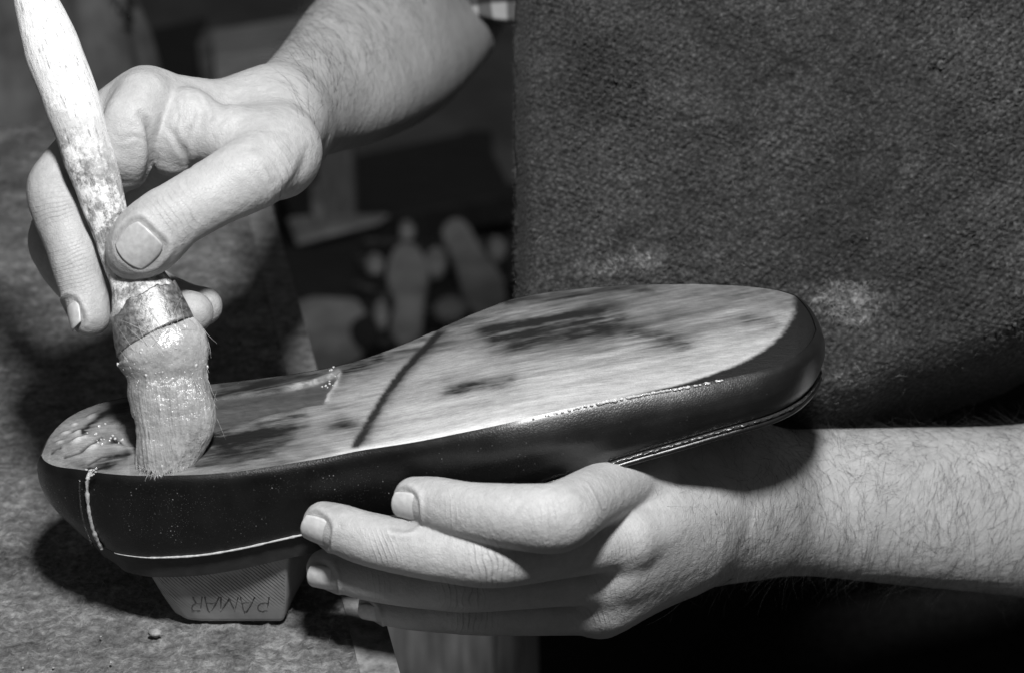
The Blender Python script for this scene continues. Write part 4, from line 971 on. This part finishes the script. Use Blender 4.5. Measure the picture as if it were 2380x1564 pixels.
edge = sstep(1196, 1204, AX + 0 * AY)
P[0:2, :, 0] += (1.2 * vnoise(p3(AX[0:2] * 0, AY[0:2] * 0.06, 3)))
na_, nb_2 = AX.shape
keep = AY < (1090 - 0.41 * np.clip(AX - 1900, 0, 900)) + 10 * vnoise(p3(AX * 0.02, AY * 0, 2))
FQ = grid_faces(na_, nb_2)[:, ::-1]; FQ = FQ[keep.ravel()[FQ].all(1)]
used = np.unique(FQ); remap = np.full(na_ * nb_2, -1); remap[used] = np.arange(len(used))
Vf = P.reshape(-1, 3)[used]; Fq = remap[FQ]
crusty = np.clip(1 - 2.6 * np.abs(fbm(p3(AX * 0.03, AY * 0.03, 71), 4)), 0, 1)
scuff *= 0.25 + 1.0 * crusty
tn = (0.70 + 0.3 * f3 + 3.2 * np.clip(scuff, 0, 1.2) + 0.3 * nap + 0.45 * knit * kmask + 0.7 * pill).reshape(-1)[used]
ap = mesh('apron', Vf, Fq, APRON, person, cols={'tone': tn}); ap['label'] = 'thick dark felted apron with scuffs and lint'
sol = ap.modifiers.new('thickness', 'SOLIDIFY'); sol.thickness = 0.003; sol.offset = -1
# lint and nap fibres on the apron
n = 3800; i = rng.integers(0, len(Vf), n); a_ = rng.uniform(0, 2 * math.pi, n)
V, F = hairs_mesh(Vf[i] + np.array([0, 0, -0.3]), np.stack([np.cos(a_), np.sin(a_), -0.25 + 0 * a_], -1), rng.uniform(0.8, 3.0, n), rng.uniform(0.03, 0.06, n), np.array([0, 0, 0.5]), 3, 0.8, 8)
tag(mesh('nap', V, F, APFIBRE, ap), kind='stuff')
gsel = np.nonzero((scuff.reshape(-1)[used] > 0.25))[0]; i = rng.choice(gsel, 330); a_ = rng.uniform(0, 2 * math.pi, len(i))
i2 = rng.integers(0, len(Vf), 160); i = np.concatenate([i, i2]); a_ = rng.uniform(0, 2 * math.pi, len(i))
V, F = hairs_mesh(Vf[i] + np.array([0, 0, -0.4]), np.stack([np.cos(a_), np.sin(a_), -0.2 + 0 * a_], -1), rng.uniform(1.2, 5.0, len(i)), rng.uniform(0.03, 0.055, len(i)), np.array([0, 0, 0.4]), 5, 1.2, 9)
tag(mesh('lint', V, F, FIBRE, ap), kind='stuff')
# fuzz along the apron's left edge
n = 700; yy_ = rng.uniform(-100, 760, n); zz = np.interp(yy_, y_, dep[0]); rt = K(1196 + 0 * yy_, yy_, zz) + np.array([0.6, 0, 0]); 
V, F = hairs_mesh(rt, np.stack([-1 + 0 * yy_, rng.normal(0, .7, n), rng.normal(-.3, .5, n)], -1), rng.uniform(0.5, 2.2, n), 0.05 + 0 * yy_, np.array([0, -0.4, 0]), 3, 0.8, 10)
tag(mesh('edge_fuzz', V, F, APFIBRE, ap), kind='stuff')

# ---- rolled shirt sleeve behind the elbow
tt_ = np.linspace(0, 1, 40); aa = np.arange(80) * 2 * math.pi / 80
c0, c1 = K(1150, 35, 268), K(1230, -330, 250); ax_ = unit(c1 - c0); sx_ = unit(np.cross(ax_, [0, 0, 1.0])); sy_ = np.cross(ax_, sx_)
Tt, Aa = np.meshgrid(tt_, aa, indexing='ij')
rad = 24 + 1.5 * np.sin(Aa * 3 + Tt * 9) + 3.2 * np.exp(-((Tt - 0.05) / 0.07)**2) + 2.0 * np.sin(Tt * 34 + 1.2 * np.sin(Aa))
Vs = c0 + (Tt * np.linalg.norm(c1 - c0))[..., None] * ax_ + (rad * np.cos(Aa))[..., None] * sx_ + (rad * np.sin(Aa))[..., None] * sy_
sl = mesh('shirt_sleeve', Vs.reshape(-1, 3), grid_faces(40, 80, cv=True), PLAID, person); sl['label'] = 'rolled plaid shirt sleeve'
m_ = sl.modifiers.new('thickness', 'SOLIDIFY'); m_.thickness = 0.002

# ---- dark trousers: lap and thigh below the forearm
uu, vv_ = np.meshgrid(np.linspace(0, 1, 60), np.linspace(0, 1, 60), indexing='ij')
base = C2W(K(1900, 1480, 190)); 
xw = base[0] - 0.112 + 0.75 * uu; yw = base[1] - 0.02 + 0.5 * vv_; zw = base[2] - 0.02 + 0.05 * np.sin(np.clip(vv_, 0, 1) * math.pi) - 0.25 * np.clip(0.12 - uu, 0, 1)**1.2 * 8 - 0.3 * np.clip(0.1 - vv_, 0, 1) * 8
zw = zw + 0.006 * fbm(p3(xw * 14, yw * 14), 3)
tr = mesh('trousers', np.stack([xw, yw, zw], -1).reshape(-1, 3), grid_faces(60, 60), DARKCLOTH, person, world=True)
tr['label'] = 'black trousers in shade'


# ================================================================== BACKGROUND (soft, out of focus)
def slab_px(name, pts, z, th, mat, parent=None, bev=0.003): return board(name, [plane_at(x, y, z) for x, y in pts], th, mat, parent, bev)
def legs(parent, pts, z, th, mat, h=0.018):
    for x, y in pts:
        c = plane_at(x, y, z - th - 0.001); board('leg', [c + np.array([-h, -h, 0]), c + np.array([h, -h, 0]), c + np.array([h, h, 0]), c + np.array([-h, h, 0])], float(c[2]) - 0.002, mat, parent)
c = C2W(K(1060, 1500, 430))
post = empty('wooden_post', (c[0], c[1] + 0.03, 0), 'grey wooden post standing beside the bench, just below the gripping fingers', 'post')
z0 = 0.60; x0, x1 = C2W(K(840, 1560, 430))[0], C2W(K(1216, 1560, 430))[0]; yb = C2W(K(1060, 1560, 430))[1]
board('plank', [(x0, yb, z0), (x1 - 0.016, yb, z0), (x1 - 0.016, yb + 0.05, z0), (x0, yb + 0.05, z0)], z0 - 0.002, GREYWOOD, post, 0.003)
board('plank', [(x1 - 0.014, yb + 0.001, z0 + 0.002), (x1, yb + 0.001, z0 + 0.002), (x1, yb + 0.05, z0 + 0.002), (x1 - 0.014, yb + 0.05, z0 + 0.002)], z0, GREYWOOD, post, 0.002)

tb = plane_at(930, 440, 0.22)
table = empty('low_table', (tb[0], tb[1], 0), 'low dark table in the blurred background under the forearm', 'table')
slab_px('table_top', [(690, 545), (640, 400), (1120, 300), (1195, 450)], 0.22, 0.035, DARKWOOD, table)
legs(table, [(705, 530), (670, 410), (1110, 315), (1175, 440)], 0.22, 0.036, DARKWOOD)
o = slab_px('lit_edge_sheet', [(668, 505), (700, 500), (905, 497), (885, 512), (760, 545), (690, 562)], 0.228, 0.006, PALELEATHER); tag(o, 'added pale sheet standing for the light on the front edge of the low dark table', 'leather')  # added sheet: pale colour stands for light on the table's front edge
o = slab_px('leather_strip', [(722, 425), (742, 418), (757, 450), (752, 500), (735, 520), (722, 480)], 0.238, 0.006, PALELEATHER); tag(o, 'small upright pale strip of leather beside the wrist, on the low table', 'leather')
pb_ = plane_at(950, 700, 0.25); plat = empty('platform', (pb_[0], pb_[1], 0), 'added low dark platform lifting loose soles and scraps into the light beyond the bench', 'platform')  # added platform, raises the soles out of the table's shadow
slab_px('platform_top', [(640, 900), (655, 575), (900, 552), (1300, 540), (1400, 900)], 0.249, 0.03, DARKWOOD, plat)
legs(plat, [(670, 860), (680, 600), (1280, 560), (1350, 860)], 0.249, 0.031, DARKWOOD)
def sole_piece(name, ctr, label):
    """flat sole lying on the floor: (px,py,halfwidth px) stations"""
    c = catmull([(a_, b_, w_) for a_, b_, w_ in ctr], 6); t = np.gradient(c[:, :2], axis=0); t = t / np.linalg.norm(t, axis=1, keepdims=True); nn = np.stack([-t[:, 1], t[:, 0]], -1)
    A = c[:, :2] + nn * c[:, 2:3]; B = c[:, :2] - nn * c[:, 2:3]; ring = np.vstack([A, B[::-1]])
    pts = [plane_at(x, y, 0.262) for x, y in ring]
    o = board(name, pts, 0.012, PALELEATHER, None, 0.002); return tag(o, label, 'shoe sole', 'loose soles lying on the platform')
sole_piece('shoe_sole', [(945,560,8),(945,575,28),(946,605,43),(948,640,49),(951,672,40),(952,700,33),(948,735,35),(942,765,36),(940,782,22),(940,788,6)], 'loose pale sole lying straight, left one of the pair in the blurred background')
sole_piece('shoe_sole', [(1040,512,6),(1046,520,24),(1060,540,33),(1080,575,34),(1097,608,38),(1115,645,48),(1128,680,49),(1140,715,36),(1146,735,10)], 'loose pale sole lying slanted against the apron edge in the blurred background')
for k, (x, y, rx, ry, lb) in enumerate(((872,602,22,18,'round leather scrap left of the straight loose sole'),(1012,597,26,28,'leather scrap between the two loose soles'),(1157,566,24,20,'leather scrap above the slanted loose sole by the apron'),(884,718,17,24,'small leather scrap beside the heel of the straight loose sole'),(1050,705,42,22,'wide leather scrap below the gap between the loose soles'),(845,762,32,36,'dark leather scrap lying next to the added grey sheet'),(945,523,20,14,'leather scrap under the low table edge, above the straight loose sole'))):
    pts = [plane_at(x + rx * (1 + 0.25 * vnoise(np.array([math.cos(q), math.sin(q), k * 3.3]))) * math.cos(q), y + ry * (1 + 0.25 * vnoise(np.array([math.cos(q), math.sin(q), k * 3.3 + 9]))) * math.sin(q), 0.264) for q in np.linspace(0, 2 * math.pi, 14)[:-1]]
    o = board('leather_scrap', pts, 0.014, DARKWOOD if k == 5 else SCRAP, None, 0.003); tag(o, lb, 'leather scrap', 'scraps on the platform')
pile = []
for k in range(60):
    x, y = rng.uniform(820, 1180), rng.uniform(560, 800); c = W2C(plane_at(x, y, 0.253)); r = rng.uniform(6, 16)
    pile.append(lump(c, r, k, (1, 0.35, 0.8)))
V, F = merge(pile); tag(mesh('leather_offcuts', V, F, SHREDS), 'mass of small dark leather offcuts heaped round the loose soles', 'offcuts', kind='stuff')
o = slab_px('lit_floor_sheet', [(680,700),(730,685),(830,690),(880,760),(835,830),(760,880),(690,880)], 0.258, 0.006, SCRAP); tag(o, 'added grey sheet standing for the lit floor beyond the bench edge', 'leather')  # added sheet: pale colour stands for a lit patch of floor
# stool, chest and sack at the back left
sb = plane_at(600, 120, 0.45)
stool = empty('stool', (sb[0], sb[1], 0), 'pale topped wooden stool behind the wrist in the blurred background', 'stool')
slab_px('seat', [(498, 135), (490, 70), (640, 45), (790, 20), (800, 95), (640, 122)], 0.45, 0.03, PALEWOOD, stool)
legs(stool, [(515, 122), (505, 78), (770, 92), (760, 40)], 0.45, 0.031, GREYWOOD)
cb = plane_at(420, 160, 0.3)
chest = empty('chest', (cb[0], cb[1], 0), 'dark wooden chest in the blurred background above the brush hand', 'chest')
slab_px('lid', [(318, 190), (330, 70), (480, 40), (495, 180)], 0.34, 0.03, DARKWOOD, chest)
slab_px('body', [(324, 186), (335, 76), (474, 47), (489, 175)], 0.309, 0.30, DARKWOOD, chest)
nuu, nvv = 40, 60; th = np.linspace(0.05, math.pi - 0.02, nuu); ph = np.arange(nvv) * 2 * math.pi / nvv; T_, P_ = np.meshgrid(th, ph, indexing='ij')
dd = np.stack([np.sin(T_) * np.cos(P_), np.sin(T_) * np.sin(P_), np.cos(T_)], -1); c = C2W(K(70, 190, 820)); 
rr_ = 1 + 0.22 * fbm(dd * 1.6, 4) + 0.05 * np.sin(P_ * 7 + 3 * T_)
Vs = c + dd * rr_[..., None] * np.array([0.085, 0.10, 0.20]); SACK = mat_plain('sackcloth', 0.14, 0.34, 25, 0.9, 0.002)
sack = empty('sack', (c[0], c[1], 0), 'grey lumpy sack standing behind the brush handle in the blurred background', 'sack')
Vs[..., 2] = np.maximum(Vs[..., 2], 0.0); mesh('bag', Vs.reshape(-1, 3), grid_faces(nuu, nvv, cv=True), SACK, sack, world=True)
c2 = c + np.array([0.07, -0.02, 0.10]); V, F = tube(np.array([c2 + np.array([0.012 * math.sin(k * 1.3), 0, -0.02 * k]) for k in range(9)]), 0.008 + 0.004 * np.abs(np.sin(np.arange(9) * 1.1)), 8); mesh('rope_tie', V, F, PALELEATHER, sack, world=True)
